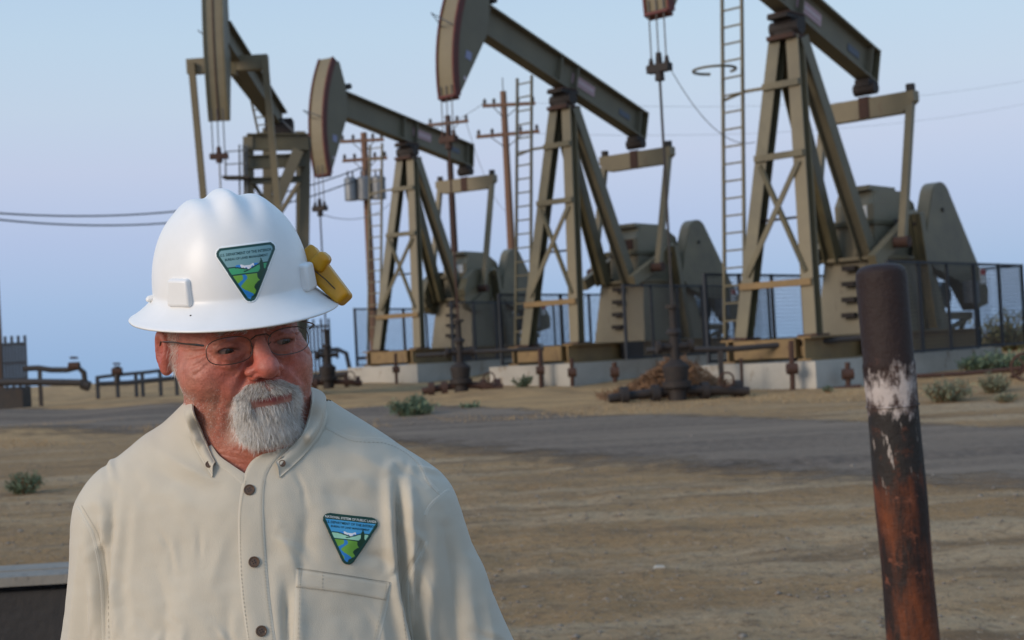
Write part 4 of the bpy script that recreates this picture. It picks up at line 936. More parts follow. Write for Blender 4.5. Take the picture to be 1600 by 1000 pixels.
lash = np.exp(-(seg_d(np.abs(hx), hz, [(22, -5.5), (30, -3.2), (38, -3.2), (47, -6.5)])/1.4)**2)*(hy < -70); sk = mixc(sk, (.10, .04, .03), .85*lash)

PB = C0+Vector(tuple(BM.T @ np.zeros(3)))
fx = to_world(LP(410, 800, .03)[None])[0]
person = empty('person', (fx[0], fx[1], 0)); tag(person, 'elderly bearded man in khaki button-down shirt, white hard hat and glasses, looking to the right', 'person')
def wl(V, root): return to_world(V)-np.array(root.location)
skin = mat('weathered_skin', (.5, .2, .13), .46, attr=True, noise=(170, .8, 6), col2=(.74, .60, .56), bump=(420, .42, .002), sss=(.06, (1, .32, .18), .004), spec=.4)
body = np_mesh('body', wl(BV, person), BF, skin, person, cols=sk)
bvh_body = BVHTree.FromPolygons([tuple(v) for v in BV], [tuple(f) for f in BF.tolist()])

# ---- eyes
M['sclera'] = mat('sclera', (.22, .14, .12), .3); M['iris'] = mat('iris', (.035, .035, .035), .04, noise=(900, .7, 3), col2=(.03, .035, .04)); M['pupil'] = mat('pupil', (.004, .004, .004), .05)
gz = np.array([.22, -1, -.22]); gz = gz/np.linalg.norm(gz)
for s in (-1, 1):
    c = np.array([s*34, -73.5, -5.5]); b = MB(); zx = Vector(gz); q_ = zx.to_track_quat('Z', 'Y').to_matrix()
    rr = 12.4; prof = [0, 6, 12, 11.9, 28, 28.1, 45, 70, 100, 140, 179]; seg = 28; vs = []
    ang = [0.5, 11, 11.01, 27, 27.01, 40, 60, 90, 120, 150, 179]
    for a in ang:
        for j in range(seg):
            t = 2*math.pi*j/seg; v = q_ @ Vector((rr*math.sin(R(a))*math.cos(t), rr*math.sin(R(a))*math.sin(t), rr*math.cos(R(a)))); vs.append(c+np.array(v))
    vs = wl(h2l(np.array(vs)), person)
    for i in range(len(ang)-1):
        b.mat(2 if i < 1 else (1 if i < 3 else 0))
        for j in range(seg): b.f.append((i*seg+j, (i+1)*seg+j, (i+1)*seg+(j+1) % seg, i*seg+(j+1) % seg)); b.m.append(b.cur)
    b.mat(2); b.f.append(tuple(range(seg))); b.m.append(2)
    b.v = [tuple(v) for v in vs]; b.build('eye', [M['sclera'], M['iris'], M['pupil']], person, 'all')

# ---- hair, beard, brows as real strands
def strands(name, roots, dirs, lens, wid, bend, cols_, curl=.12, label=None, seed=3, nseg=4):
    """roots, dirs in local metres; every hair is a tapered three-sided tube"""
    r = np.random.default_rng(seed); n = len(roots); Pn = [np.array(roots)]; d = np.array(dirs); st = np.array(lens)[:, None]/nseg
    for k in range(nseg):
        d = d+bend*(k+1)/nseg+r.normal(0, curl, (n, 3)); d /= np.linalg.norm(d, axis=1, keepdims=True); Pn.append(Pn[-1]+d*st)
    Pn = np.stack(Pn, 1); T = np.gradient(Pn, axis=1); T /= np.linalg.norm(T, axis=2, keepdims=True)+1e-9
    a = np.cross(T, np.array([.3, .5, .8])); a /= np.linalg.norm(a, axis=2, keepdims=True)+1e-9; b = np.cross(T, a)
    w = np.array(wid)[:, None, None]*np.array([1, 1, .85, .6, .18][:nseg+1])[None, :, None]
    rings = [Pn+w*(math.cos(t)*a+math.sin(t)*b) for t in (0, 2.094, 4.189)]
    V = np.stack(rings, 2).reshape(-1, 3); base = (np.arange(n)*(nseg+1)*3)[:, None, None]; F = []
    for k in range(nseg):
        for j in range(3): F.append([k*3+j, k*3+(j+1) % 3, (k+1)*3+(j+1) % 3, (k+1)*3+j])
    F = (np.array(F)[None]+base).reshape(-1, 4); C = np.repeat(np.array(cols_), (nseg+1)*3, 0)
    o = np_mesh(name, wl(V, person), F, M['hair'], person, cols=C)
    if label: o['label'] = label
    return o
M['hair'] = mat('grey_white_hair', (.7, .66, .6), .38, attr=True, spec=.5)
def cast_head(th, z, org=(0, -20)):
    """from outside towards the head axis at head-frame height z"""
    d = np.array([-math.sin(th), math.cos(th), 0.0]); s = np.array([org[0]+float(hwarp(z)), org[1], z])-d*170
    a = h2l(s[None])[0]; dl = HR @ d; hit = bvh_body.ray_cast(Vector(a), Vector(dl), .2)
    return hit
HRT = HR
def beard():
    r = np.random.default_rng(17); roots = []; dirs = []; ln = []; wd = []; co = []; tries = 0
    dark = np.array([.30, .22, .15]); wh = np.array([.97, .95, .91]); gy = np.array([.82, .75, .66])
    while len(roots) < 17500 and tries < 110000:
        tries += 1; w_ = 99
        if r.random() < .27:      # moustache
            x = r.uniform(-36, 36); z = r.uniform(-72, -42); lim_t = -43-.14*abs(x)-(max(0, abs(x)-20)*.6); lim_b = -57.5-.08*abs(x)
            if abs(x) > 23: lim_b = -72
            if z > lim_t or z < lim_b: continue
            sx = np.sign(x) if abs(x) > 1 else r.choice([-1, 1]); dv = np.array([sx*(.35+.02*abs(x)), -.42, -.85]); l_ = r.uniform(7, 12); 
        else:
            x = r.uniform(-52, 52); z = r.uniform(-116, -55); w_ = np.interp(z, [-116, -111, -100, -84, -68, -55], [28, 38, 45, 46, 42, 36])
            if abs(x) > w_*(1+.05*r.normal()): continue
            if z > -64 and abs(x) < 26: continue
            if abs(x) < 25-.2*abs(z+66) and z > -72.5: continue            # lips
            if abs(x) > 9 and abs(x) < 22 and -83 < z < -73 and r.random() < .55: continue     # bare patches beside the soul patch
            if abs(x) <= 22 and -78 < z <= -72.5 and r.random() < .3: continue
            dv = np.array([x*.010, -.50, -.95]); l_ = r.uniform(8, 15)
            if z < -112: dv = np.array([x*.01, -.35, -1.0])
        ed_ = min(1, max(0, (w_-abs(x))/7))
        if r.random() > .25+.75*ed_: continue
        l_ *= r.uniform(.55, 1.25)
        th = math.atan2(x, 62); hit = cast_head(math.asin(max(-.95, min(.95, x/75))), z)
        if hit[0] is None: continue
        nrm = np.array(hit[1]); nrm = nrm/np.linalg.norm(nrm)
        if (nrm @ (HR @ np.array([0, -1, 0]))) < -.2: continue
        dd = HR @ (dv+r.normal(0, .16, 3)); dd = dd/np.linalg.norm(dd)+nrm*.28; dd /= np.linalg.norm(dd)
        roots.append(np.array(hit[0])-nrm*.0006); dirs.append(dd); ln.append(l_/1000); wd.append(r.uniform(.00010, .00019))
        u = r.random(); dk = .10+.22*(-77 < z < -46)*(abs(x) < 26)+.10*(z > -60)
        c = dark if u < dk*.55 else (gy if u < dk+.18 else wh); co.append(c*r.uniform(.8, 1.1))
    strands('beard', roots, dirs, ln, wd, HR @ np.array([0, .10, -.22]), co, .16, 'short full white goatee and moustache')
    # stubble and side hair
    roots = []; dirs = []; ln = []; wd = []; co = []; tries = 0
    while len(roots) < 3600 and tries < 24000:
        tries += 1; th = r.uniform(-1.75, 1.75); z = r.uniform(-118, 40); ath = abs(th)
        jaw = ath > .55 and z < -34-26*(1.3-ath)-14*r.random()**2+10*math.sin(th*9) and z > -112-6*r.random() and ath < 1.5
        side = ath > 1.18 and z > -34
        if not (jaw or side): continue
        if jaw and not side and r.random() < .35: continue
        if side and ath < 1.30-.0*z and r.random() < .6: continue
        hit = cast_head(th, z, (0, -5))
        if hit[0] is None: continue
        hp = l2h(np.array(hit[0])[None])[0]
        if abs(hp[0]) > 79.5 and -45 < hp[2] < 26: continue                       # not on the ears
        nrm = np.array(hit[1]); nrm = nrm/np.linalg.norm(nrm); dv = np.array([0, .35 if side else -.1, -1.0]); dd = HR @ (dv+r.normal(0, .25, 3)); dd = dd/np.linalg.norm(dd)*(1.0 if side else .5)+nrm*.45; dd /= np.linalg.norm(dd)
        roots.append(np.array(hit[0])-nrm*.0003); dirs.append(dd); ln.append((r.uniform(7, 13) if side and z > -25 else r.uniform(1.2, 2.6))/1000); wd.append(r.uniform(.00009, .00014) if side else .00008)
        co.append((wh if r.random() < .6 else gy)*r.uniform(.7, 1.0))
    strands('hair', roots, dirs, ln, wd, HR @ np.array([0, .05, -.15]), co, .14, 'short grey hair at the temples and stubble')
    roots = []; dirs = []; ln = []; wd = []; co = []
    for i in range(900):
        s = r.choice([-1, 1]); x = r.uniform(14, 50); z = 15+3.5*math.sin((x-14)/36*3.1)+r.normal(0, 1.8); hit = cast_head(math.asin(s*x/95), z)
        if hit[0] is None: continue
        nrm = np.array(hit[1]); dd = HR @ (np.array([s*.8, -.3, .25])+r.normal(0, .25, 3)); dd = dd/np.linalg.norm(dd)+nrm*.3; dd /= np.linalg.norm(dd)
        roots.append(np.array(hit[0])); dirs.append(dd); ln.append(r.uniform(6, 11)/1000); wd.append(.00012); co.append((gy if r.random() < .5 else wh)*.8)
    strands('eyebrows', roots, dirs, ln, wd, HR @ np.array([0, .1, -.12]), co, .12)
beard()

# ---- shirt
lo = LP(60, 1470, 0); hi = LP(860, 590, 0); Gs = .0029
Pg = grid((lo[0], -.19, lo[2]), (hi[0], .175, hi[2]), Gs)
td = torso(Pg); ad = arms(Pg); sd_ = smin(td, ad, .030)
waist = Pg[2]-LP(0, 1330)[2]; cutz = -(Pg[2]-LP(0, 1330)[2])
sd_ = np.where(td < ad-.02, np.maximum(sd_, cutz), sd_); sd_ = np.maximum(sd_, -(Pg[2]-LP(0, 1440)[2]))
SV, SF = surface_nets(sd_, (Pg[0][0, 0, 0], Pg[1][0, 0, 0], Pg[2][0, 0, 0]), Gs); del Pg, td, ad, sd_
SV = relax(SV, SF, 3, .4); SN = vnormals(SV, SF); qx, qy = proj(SV)
fr = np.clip((.075-SV[:, 1])/.05, 0, 1)*np.clip(-SN[:, 1]*3+.6, 0, 1)
sh = np.zeros(len(SV))
def fold(pts, amp, w, asym=0.0):
    """amp in mm (negative = valley), w in photo pixels; asym adds a lip on one side"""
    global sh
    d = seg_d(qx, qy, pts); y0_, y1_ = pts[0], pts[-1]; fa = np.hypot(qx-y0_[0], qy-y0_[1])/(7*w); fb = np.hypot(qx-y1_[0], qy-y1_[1])/(5*w) if y1_[1] < 1000 else 1.0
    amp = amp*(1.7 if w < 10 else 1.35)*np.clip(fa, .12, 1)*np.clip(fb, .12, 1); sh = sh+amp*np.exp(-(d/(w*.85))**1.6)
    if asym: sh = sh-asym*amp*np.exp(-((d-w*1.9)/(w*1.1))**2)
FOLDS = [
    # his right side (photo left): sleeve and chest
    ([(150, 806), (157, 870), (160, 930), (158, 1010)], -7, 9, .45), ([(176, 770), (172, 850), (168, 930), (176, 1010)], -4.5, 8, .5),
    ([(128, 800), (125, 880), (112, 1010)], 3, 13, 0), ([(140, 880), (138, 1010)], -3, 9, .3),
    ([(196, 728), (214, 800), (206, 900), (214, 1000)], 2.6, 15, 0), ([(222, 720), (268, 748), (330, 772)], -3.2, 13, .35), ([(240, 700), (300, 735), (352, 760)], 2.6, 10, 0),
    ([(262, 820), (300, 900), (290, 1000)], 2.2, 26, 0), ([(205, 950), (240, 985), (300, 990)], -2.6, 14, .3), ([(318, 938), (342, 975)], -2.0, 10, .4), ([(362, 940), (344, 978)], -2.0, 9, .4),
    ([(366, 800), (340, 880), (322, 950)], 2.2, 14, 0), ([(240, 870), (258, 940), (256, 1005)], -2.2, 12, .3),
    # his left side (photo right)
    ([(458, 740), (480, 800), (472, 880), (440, 990)], -3.0, 15, .3), ([(430, 770), (440, 840), (462, 880), (470, 1000)], 2.6, 13, 0), ([(446, 900), (450, 1000)], -3.4, 8, .4),
    ([(500, 700), (560, 712), (610, 742), (624, 800)], 3.2, 15, 0), ([(495, 770), (545, 775), (596, 792)], -2.6, 12, .3), ([(505, 745), (560, 748), (600, 770)], 2.0, 12, 0),
    ([(621, 742), (624, 800), (627, 862), (634, 930), (648, 1005)], -8.5, 8, .5), ([(640, 740), (646, 800), (648, 850)], 3.6, 11, 0),
    ([(560, 862), (596, 872), (622, 896)], -3.4, 9, .4), ([(566, 835), (606, 842), (626, 862)], 3, 10, 0), ([(604, 905), (596, 950), (600, 1005)], 3.0, 12, 0), ([(612, 900), (622, 950), (630, 1005)], 2.5, 8, 0),
    ([(648, 880), (652, 930), (655, 1005)], -6.5, 7, .4), ([(668, 830), (674, 900), (676, 1005)], 4.2, 13, 0), ([(690, 800), (706, 880), (716, 1005)], -4.2, 12, .4), ([(716, 790), (748, 880), (770, 1005)], 3.5, 15, 0),
    ([(652, 812), (648, 846), (630, 890)], 2.4, 8, 0), ([(556, 1000), (530, 960), (470, 950)], -1.6, 14, 0),
    ([(380, 750), (392, 820), (384, 900), (400, 1000)], 1.8, 26, 0)]
for f_ in FOLDS: fold(*f_)
_r = np.random.default_rng(77)
for _k in range(64):                                    # small everyday creases
    x0 = _r.uniform(110, 770); y0 = _r.uniform(700, 1000); an = _r.normal(1.35, .38)*(1 if x0 < 420 else 1)+(-.25 if x0 > 420 else .25); L0 = _r.uniform(30, 95)
    if 360 < x0 < 440 or (455 < x0 < 615 and 790 < y0 < 900): continue
    cv = _r.normal(0, 8); x1, y1 = x0+math.cos(an)*L0, y0+math.sin(an)*L0
    fold([(x0, y0), ((x0+x1)/2+cv, (y0+y1)/2), (x1, y1)], _r.choice([-1, 1])*_r.uniform(.6, 1.5), _r.uniform(3.5, 7), .35)
sh += 1.2*smooth_noise(qx, qy, 51, .018)+.55*smooth_noise(qx*1.3, qy*.6, 52, .06)+.18*smooth_noise(qx, qy, 54, .16)
hl = SV[:, 2] < LP(0, 1010)[2]; 
SV = SV+SN*((sh*fr+(1-fr)*1.5*smooth_noise(SV[:, 0]*1000, SV[:, 2]*1000, 53, .03))/1000)[:, None]
# neck opening
def in_poly(x, y, poly):
    c = np.zeros(x.shape, bool); n = len(poly)
    for i in range(n):
        (x1, y1), (x2, y2) = poly[i], poly[(i+1) % n]
        c ^= ((y1 > y) != (y2 > y)) & (x < (x2-x1)*(y-y1)/((y2-y1) or 1e-9)+x1)
    return c
VPOLY = [(262, 560), (306, 650), (318, 690), (334, 722), (356, 734), (383, 748), (392, 728), (404, 714), (420, 705), (446, 698), (468, 690), (486, 652), (530, 560)]
fc = SV[SF].mean(1); cx_, cy_ = proj(fc)
kill = in_poly(cx_, cy_, VPOLY) & (fc[:, 1] < .02)
nc = LP(400, 660, .028); rn_ = np.hypot(fc[:, 0]-nc[0], (fc[:, 1]-nc[1]))
kill |= (rn_ < .071) & (fc[:, 2] > LP(0, 690, 0)[2])
kill |= (fc[:, 2] > LP(0, 628, 0)[2])
SF2 = SF[~kill]
e_ = np.concatenate([SF2[:, [i, (i+1) % 4]] for i in range(4)]); es = np.sort(e_, 1); _, ix, ct = np.unique(es[:, 0]*10**7+es[:, 1], return_index=True, return_counts=True)
bd = np.unique(es[ix[ct == 1]].ravel()); bx_, by_ = proj(SV[bd]); VP = VPOLY[1:-1]; near = (seg_d(bx_, by_, VP) < 7) & (SV[bd][:, 1] < .0)
for vi, x0_, y0_ in zip(bd[near], bx_[near], by_[near]):          # straighten the cut edge of the neckline
    best = None
    for (ax_, ay_), (bx2, by2) in zip(VP[:-1], VP[1:]):
        t = max(0, min(1, ((x0_-ax_)*(bx2-ax_)+(y0_-ay_)*(by2-ay_))/((bx2-ax_)**2+(by2-ay_)**2))); X2, Y2 = ax_+t*(bx2-ax_), ay_+t*(by2-ay_); dd_ = math.hypot(X2-x0_, Y2-y0_)
        if best is None or dd_ < best[0]: best = (dd_, X2, Y2)
    SV[vi] += np.array([(best[1]-x0_)*S_, 0, -(best[2]-y0_)*S_])*(1+SV[vi, 1]/D0)
def grad_dir(px):
    return None
cloth = mat('khaki_twill', (.56, .51, .41), .85, noise=(12, .5, 4), col2=(.52, .47, .375), bump=(1100, .45, .0012), sheen=.25, spec=.25)
shirt = np_mesh('shirt', wl(SV, person), SF2, cloth, person)
bvh_s = BVHTree.FromPolygons([tuple(v) for v in SV], [tuple(f) for f in SF2.tolist()])
bvh_f = BVHTree.FromPolygons([tuple(v) for v in SV], [tuple(f) for f in SF.tolist()])
camL = np.array([0, -D0, 0])
def hitp(px, py, bv=None, lift=0.0, fallback=-.08):
    d = LP(px, py, 0)-camL; d /= np.linalg.norm(d); h = (bv or bvh_f).ray_cast(Vector(camL), Vector(d), 4)
    if h[0] is None: p = LP(px, py, fallback); return p, -d
    n = np.array(h[1]); n = n/np.linalg.norm(n)
    if n @ d > 0: n = -n
    return np.array(h[0])+n*lift, n
def resamp(pts, n):
    """smooth resampling (Catmull-Rom) of a pixel polyline"""
    P = np.array(pts, float); k = len(P); out = []
    for t in np.linspace(0, k-1-1e-9, n):
        i = int(t); f = t-i; p0, p1, p2, p3 = P[max(i-1, 0)], P[i], P[min(i+1, k-1)], P[min(i+2, k-1)]
        out.append(.5*((2*p1)+(-p0+p2)*f+(2*p0-5*p1+4*p2-p3)*f*f+(-p0+3*p1-3*p2+p3)*f**3))
    return np.array(out)
def sheet_np(G, thick_n=None):
    """grid of points (nu,nv,3) -> V,F"""
    nu, nv = G.shape[:2]; I = np.arange(nu*nv).reshape(nu, nv); return G.reshape(-1, 3), np.stack([I[:-1, :-1], I[1:, :-1], I[1:, 1:], I[:-1, 1:]], -1).reshape(-1, 4)
def conform(name, Lp, Rp, nu, nv, lift, m_, parent, edge=1.6, bv=None, label=None, base=-.4, endcap=True):
    """a cloth layer lying on the shirt between two pixel polylines, lifted by `lift` mm with rolled edges"""
    A, B = resamp(Lp, nu), resamp(Rp, nu); G = np.zeros((nu, nv, 3)); ts = np.concatenate([[0, .0], np.linspace(0, 1, nv-4), [1, 1.0]])
    for i in range(nu):
        w = np.linalg.norm(B[i]-A[i]); 
        for j, t in enumerate(ts):
            e = min(t, 1-t)*w; l_ = lift*min(1, (e+.35)/edge) if 0 < j < nv-1 else base
            if endcap and i in (0, nu-1): l_ = base
            q = A[i]*(1-t)+B[i]*t; p, n = hitp(q[0], q[1], bv); G[i, j] = p+n*l_/1000
    V, F = sheet_np(G); L4 = np.linalg.norm(V[F]-V[np.roll(F, 1, 1)], axis=2).max(1); med = np.median(L4); F = F[L4 < max(.006, med*3.5)]
    o = np_mesh(name, wl(V, person), F, m_, parent)
    if label: o['label'] = label
    return o
def offset_line(pts, w, n=None):
    P = resamp(pts, n or max(12, len(pts)*6)); T = np.gradient(P, axis=0); T /= np.linalg.norm(T, axis=1, keepdims=True)+1e-9; Nn = np.stack([-T[:, 1], T[:, 0]], 1)
    return (P+Nn*w/2).tolist(), (P-Nn*w/2).tolist()
def seam(pts, w=5, lift=.6, name='seam'):
    a, b = offset_line(pts, w); return conform(name, a, b, len(a)*2, 7, lift, cloth, shirt, 2.0)
M['thread'] = mat('thread', (.36, .32, .24), .8)
def stitches(pts, parent, lift=.5, step=4.2, name='stitching'):
    P = np.array(pts, float); L_ = np.sum(np.linalg.norm(np.diff(P, axis=0), axis=1)); n = int(L_/step); Q = resamp(pts, n*2); b = MB()
    for i in range(0, len(Q)-1, 2):
        a, na = hitp(*Q[i], lift=lift/1000); c, nc = hitp(*Q[i+1], lift=lift/1000); a, c = wl(np.array([a, c]), person); b.tube([a, c], .00028, 4)
    o = b.build(name, M['thread'], parent); o['kind'] = 'stuff'; return o
YOKE = [(507, 664), (530, 676), (553, 684), (599, 687), (633, 703), (656, 725), (667, 749), (686, 769)]
ARM_R = [(703, 764), (690, 773), (672, 790), (664, 806)]
ARM_R2 = [(668, 846), (657, 868), (645, 890), (637, 915), (638, 955), (644, 1003)]
ARM_L = [(119, 790), (132, 812), (144, 834), (150, 858), (156, 890), (160, 930), (162, 1003)]
for s_ in (YOKE, ARM_R, ARM_R2, ARM_L): seam(s_)
stitches([(x+2, y+6) for x, y in YOKE], shirt); stitches([(x-9, y-2) for x, y in ARM_R2], shirt); stitches([(x+9, y) for x, y in ARM_L], shirt)
# placket
PL = [(429, 704), (410, 709), (391, 723), (380, 748), (373, 790), (372, 833), (376, 924), (388, 1010)]
PR = [(446, 700), (437, 712), (424, 728), (415, 750), (412, 791), (416, 867), (423, 943), (432, 1010)]
placket = conform('placket', PL, PR, 60, 16, 1.8, cloth, shirt, 1.5, label='button placket down the shirt front')
stitches([(412, 752), (409, 791), (412, 867), (419, 943), (428, 1008)], placket, 2.4); stitches([(384, 752), (377, 791), (376, 833), (380, 924), (391, 1008)], placket, 2.4)
conform('neckband', [(322, 700), (334, 722), (356, 738), (383, 762)], [(330, 694), (343, 712), (362, 726), (386, 742)], 24, 9, 1.2, cloth, shirt, 1.5)
# pocket and its hem
pk = conform('pocket', [(462, 888), (461, 920), (458, 1012)], [(612, 910), (606, 945), (590, 1012)], 36, 40, 1.0, cloth, shirt, 1.5, label='chest pocket')
conform('pocket_hem', [(463, 887), (538, 898), (612, 910)], [(461, 919), (534, 928), (603, 940)], 40, 12, 1.9, cloth, shirt, 1.5)
stitches([(463, 918), (530, 926), (602, 938)], pk, 2.2); stitches([(470, 890), (468, 918), (466, 1006)], pk, 2.2); stitches([(504, 894), (503, 922)], pk, 2.2); stitches([(604, 912), (597, 944), (582, 1006)], pk, 2.2)
# collar: two leaves rising from the placket over the neck, rolled over a stand
def collar():
    fold_ = [(338, 724, None), (328, 703, None), (314, 672, -.052), (301, 636, -.008), (312, 612, .045), (350, 598, .092), (400, 592, .105), (446, 596, .092), (480, 604, .050), (487, 622, .000), (482, 652, -.040), (472, 678, -.060), (456, 697, None), (431, 724, None)]
    outer = [(332, 747, None), (316, 722, None), (304, 698, None), (295, 672, None), (298, 646, .062), (345, 634, .116), (400, 630, .128), (452, 632, .116), (505, 630, .055), (511, 652, None), (501, 680, None), (484, 702, None), (460, 726, None), (437, 747, None)]
    n = len(fold_); F_ = []; O_ = []
    for (x, y, d) in fold_:
        if d is None: p, nn_ = hitp(x, y, fallback=-.085); F_.append(p+nn_*.0045)
        else:
            if d < .02:                                  # never inside the neck
                for ox in (0, 6, -6):
                    b0_, bn_ = hitp(x+ox, y, bvh_body, fallback=9)
                    if b0_[1] < 5: d = min(d, b0_[1]-.005)
            F_.append(LP(x, y, d))
    for (x, y, d) in outer:
        if d is None: p, nn_ = hitp(x, y); O_.append(p+nn_*.0022)
        else: O_.append(LP(x, y, d))
    m = 73; Ff, Oo = resamp(F_, m), resamp(O_, m); nv = 14; G = np.zeros((m, nv, 3)); G2 = G.copy()
    cen = np.array([LP(398, 640, .02)]*m)
    for i in range(m):
        out = (Ff[i]+Oo[i])/2-cen[i]; out[2] = 0; out /= np.linalg.norm(out)
        for j in range(nv):
            t = j/(nv-1); p = Ff[i]*(1-t)+Oo[i]*t+out*(.010 if 8 < i < 62 else .003)*math.sin(math.pi*min(1, t*1.15+.02))*(1-.35*t)+np.array([0, 0, .003])*math.sin(math.pi*t); G[i, j] = p; G2[i, j] = p-out*.0016-np.array([0, -.0006, 0])
    V1, F1 = sheet_np(G); V2, F2 = sheet_np(G2); k = len(V1); I = np.arange(k).reshape(m, nv)
    def side(ids): return np.stack([ids[:-1], ids[1:], ids[1:]+k, ids[:-1]+k], 1)
    rim = np.concatenate([side(I[:, 0]), side(I[::-1, -1]), side(I[0, ::-1]), side(I[-1, :])])
    c = np_mesh('collar', wl(np.concatenate([V1, V2]), person), np.concatenate([F1, F2[:, ::-1]+k, rim]), cloth, shirt)
    # edge stitching following the outer rim
    b = MB()
    E_ = G[:, -3]; T_ = resamp(E_, 300)
    for i in range(0, 299, 2):
        a, e = wl(np.array([T_[i], T_[i+1]]), person); b.tube([a, e], .00025, 4)
    st = b.build('collar_stitching', M['thread'], shirt); st['kind'] = 'stuff'
    # collar stand on the inside
    bot = [(337, 728, -.072), (322, 706, -.06), (312, 684, -.045), (306, 668, -.010), (318, 650, .045), (352, 640, .085), (400, 636, .095), (444, 640, .085), (474, 650, .045), (482, 666, -.004), (476, 688, -.040), (462, 704, -.06), (440, 714, -.075)]
    B_ = resamp([LP(*b_) for b_ in bot], m); H_ = np.zeros((m, 6, 3))
    for i in range(m):
        for j in range(6): t = j/5; H_[i, j] = Ff[i]*(1-t)+B_[i]*t
    V, F = sheet_np(H_); np_mesh('collar_stand', wl(V, person), F, cloth, shirt)
collar()
# buttons
M['button'] = mat('tortoise_button', (.16, .085, .035), .22, noise=(260, .8, 3), col2=(.035, .018, .01), spec=.6); M['hole'] = mat('button_hole', (.01, .008, .006), .8)
def button(px, py, r_px, lift, nm='button'):
    p, n = hitp(px, py); n = Vector(n); x = n.orthogonal().normalized(); y = n.cross(x); r0 = r_px*S_; vs = []
    prof = [(1, 0), (1, .0011), (.93, .0018), (.78, .0018), (.68, .0012), (.02, .0012)]; k = 24
    for rr, z in prof:
        for j in range(k): a = 2*math.pi*j/k; vs.append(np.array(p)+np.array(n)*(lift/1000+z)+(np.array(x)*math.cos(a)+np.array(y)*math.sin(a))*rr*r0)
    vs = wl(np.array(vs), person); b = MB(); b.add(vs, [(i*k+j, i*k+(j+1) % k, (i+1)*k+(j+1) % k, (i+1)*k+j) for i in range(len(prof)-1) for j in range(k)])
    b.mat(1)
    for a in range(4):
        c = np.array(p)+np.array(n)*(lift/1000+.00122)+(np.array(x)*math.cos(a*1.571+.5)+np.array(y)*math.sin(a*1.571+.5))*r0*.3
        q = [c+(np.array(x)*math.cos(t)+np.array(y)*math.sin(t))*r0*.13 for t in np.linspace(0, 5.5, 8)]; b.add(wl(np.array(q), person), [tuple(range(8))])
    b.build(nm, [M['button'], M['hole']], shirt, True)
for px, py in ((390, 766), (397, 878), (408, 986)): button(px, py, 8.2, 2.2)
for px, py in ((328, 728), (441, 726)): button(px, py, 5.2, 4.6, 'collar_button')

# ---- emblem artwork: colours on a fine mesh, lettering as raised flat shapes
def tri_sdf(u, v):
    """rounded triangle (0,0) (1,0) (.5,1); returns distance inwards"""
    pts = np.array([[0, 0], [1, 0], [.5, 1]]); d = None
    e = []
    for i in range(3):
        a, b = pts[i], pts[(i+1) % 3]; t = (b-a)/np.linalg.norm(b-a); nrm = np.array([-t[1], t[0]]); e.append((u-a[0])*nrm[0]+(v-a[1])*nrm[1])
    rr = .11; m = [x-rr for x in e]; mn = np.minimum(np.minimum(m[0], m[1]), m[2])
    # rounded corners: distance to inner triangle
    ip = []; c = pts.mean(0); inr = 0.309; ip = c+(pts-c)*(1-rr/inr); dd = np.full(u.shape, 1e9)
    for i in range(3):
        a, b = ip[i], ip[(i+1) % 3]; t = np.clip(((u-a[0])*(b[0]-a[0])+(v-a[1])*(b[1]-a[1]))/((b-a)@(b-a)), 0, 1); dd = np.minimum(dd, np.hypot(u-a[0]-t*(b[0]-a[0]), v-a[1]-t*(b[1]-a[1])))
    return np.where(mn > 0, mn+rr, rr-dd)
def art(u, v, patch):
    L = lambda r, g, b: np.array([((c/255+.055)/1.055)**2.4 for c in (r, g, b)])
    d = tri_sdf(u, v); sky_ = L(70, 160, 210) if patch else L(120, 160, 165); C = np.tile(sky_, (len(u), 1))
    def put(m, c): C[m] = c
    mt = .335-.10*np.exp(-((u-.50)/.20)**2)-.03*np.sin(u*22); put((v > mt+.06), L(40, 125, 205) if not patch else L(50, 140, 215))
    snow = (v > mt+.06) & (v < mt+.105+.02*np.sin(u*75)) & (np.abs(u-.5) < .10); put(snow, L(225, 228, 235))
    h1 = .385-.055*np.exp(-((u-.28)/.17)**2); h2 = .43-.12*np.exp(-((u-.74)/.22)**2)
    hill = L(60, 160, 110) if not patch else L(160, 215, 185); dk = L(12, 60, 50)
    put((v > h1) & (u < .56), hill); put((v > h2) & (u > .42), hill)
    put((np.abs(v-h1) < .010) & (u < .50), dk); put((np.abs(v-h2) < .010) & (u > .44), dk)
    put(v > .445, L(110, 165, 60)); put(np.abs(v-.445) < .009, dk)
    rc = .38+.065*np.sin((v-.42)*23)+.16*(v-.42); rw = .030+.13*(v-.44); put((v > .455) & (v < .90) & (np.abs(u-rc) < rw*.75) , L(40, 125, 195))
    put((v > .84), L(120, 175, 55))
    tr = np.where(v > .22, (v-.22)*.34*(.45+.45*np.abs(np.sin((v-.22)*19))), 0); tc = .70-.09*np.clip(v-.6, 0, 1); put((v > .22) & (v < .86-.5*np.clip(u-.6, 0, 1)) & (np.abs(u-tc) < tr) & (u-tc > -tr), L(15, 60, 42))
    bw = .058 if not patch else .045; put(d < bw, L(14, 62, 55))
    if patch: put((v < .115), L(14, 62, 55))
    if not patch: put(d < .020, L(235, 240, 240))
    return C, d
def text_mesh(s, size):
    cu = bpy.data.curves.new('lettering', 'FONT'); cu.body = s; cu.size = size; cu.align_x = 'CENTER'; cu.resolution_u = 2; cu.offset = .022
    o = bpy.data.objects.new('lettering', cu); COL.objects.link(o); dg = bpy.context.evaluated_depsgraph_get(); me = o.evaluated_get(dg).to_mesh()
    me.calc_loop_triangles(); V = np.array([v.co[:] for v in me.vertices]); F = np.array([t.vertices[:] for t in me.loop_triangles]); o.evaluated_get(dg).to_mesh_clear()
    bpy.data.objects.remove(o); bpy.data.curves.remove(cu); return V, F
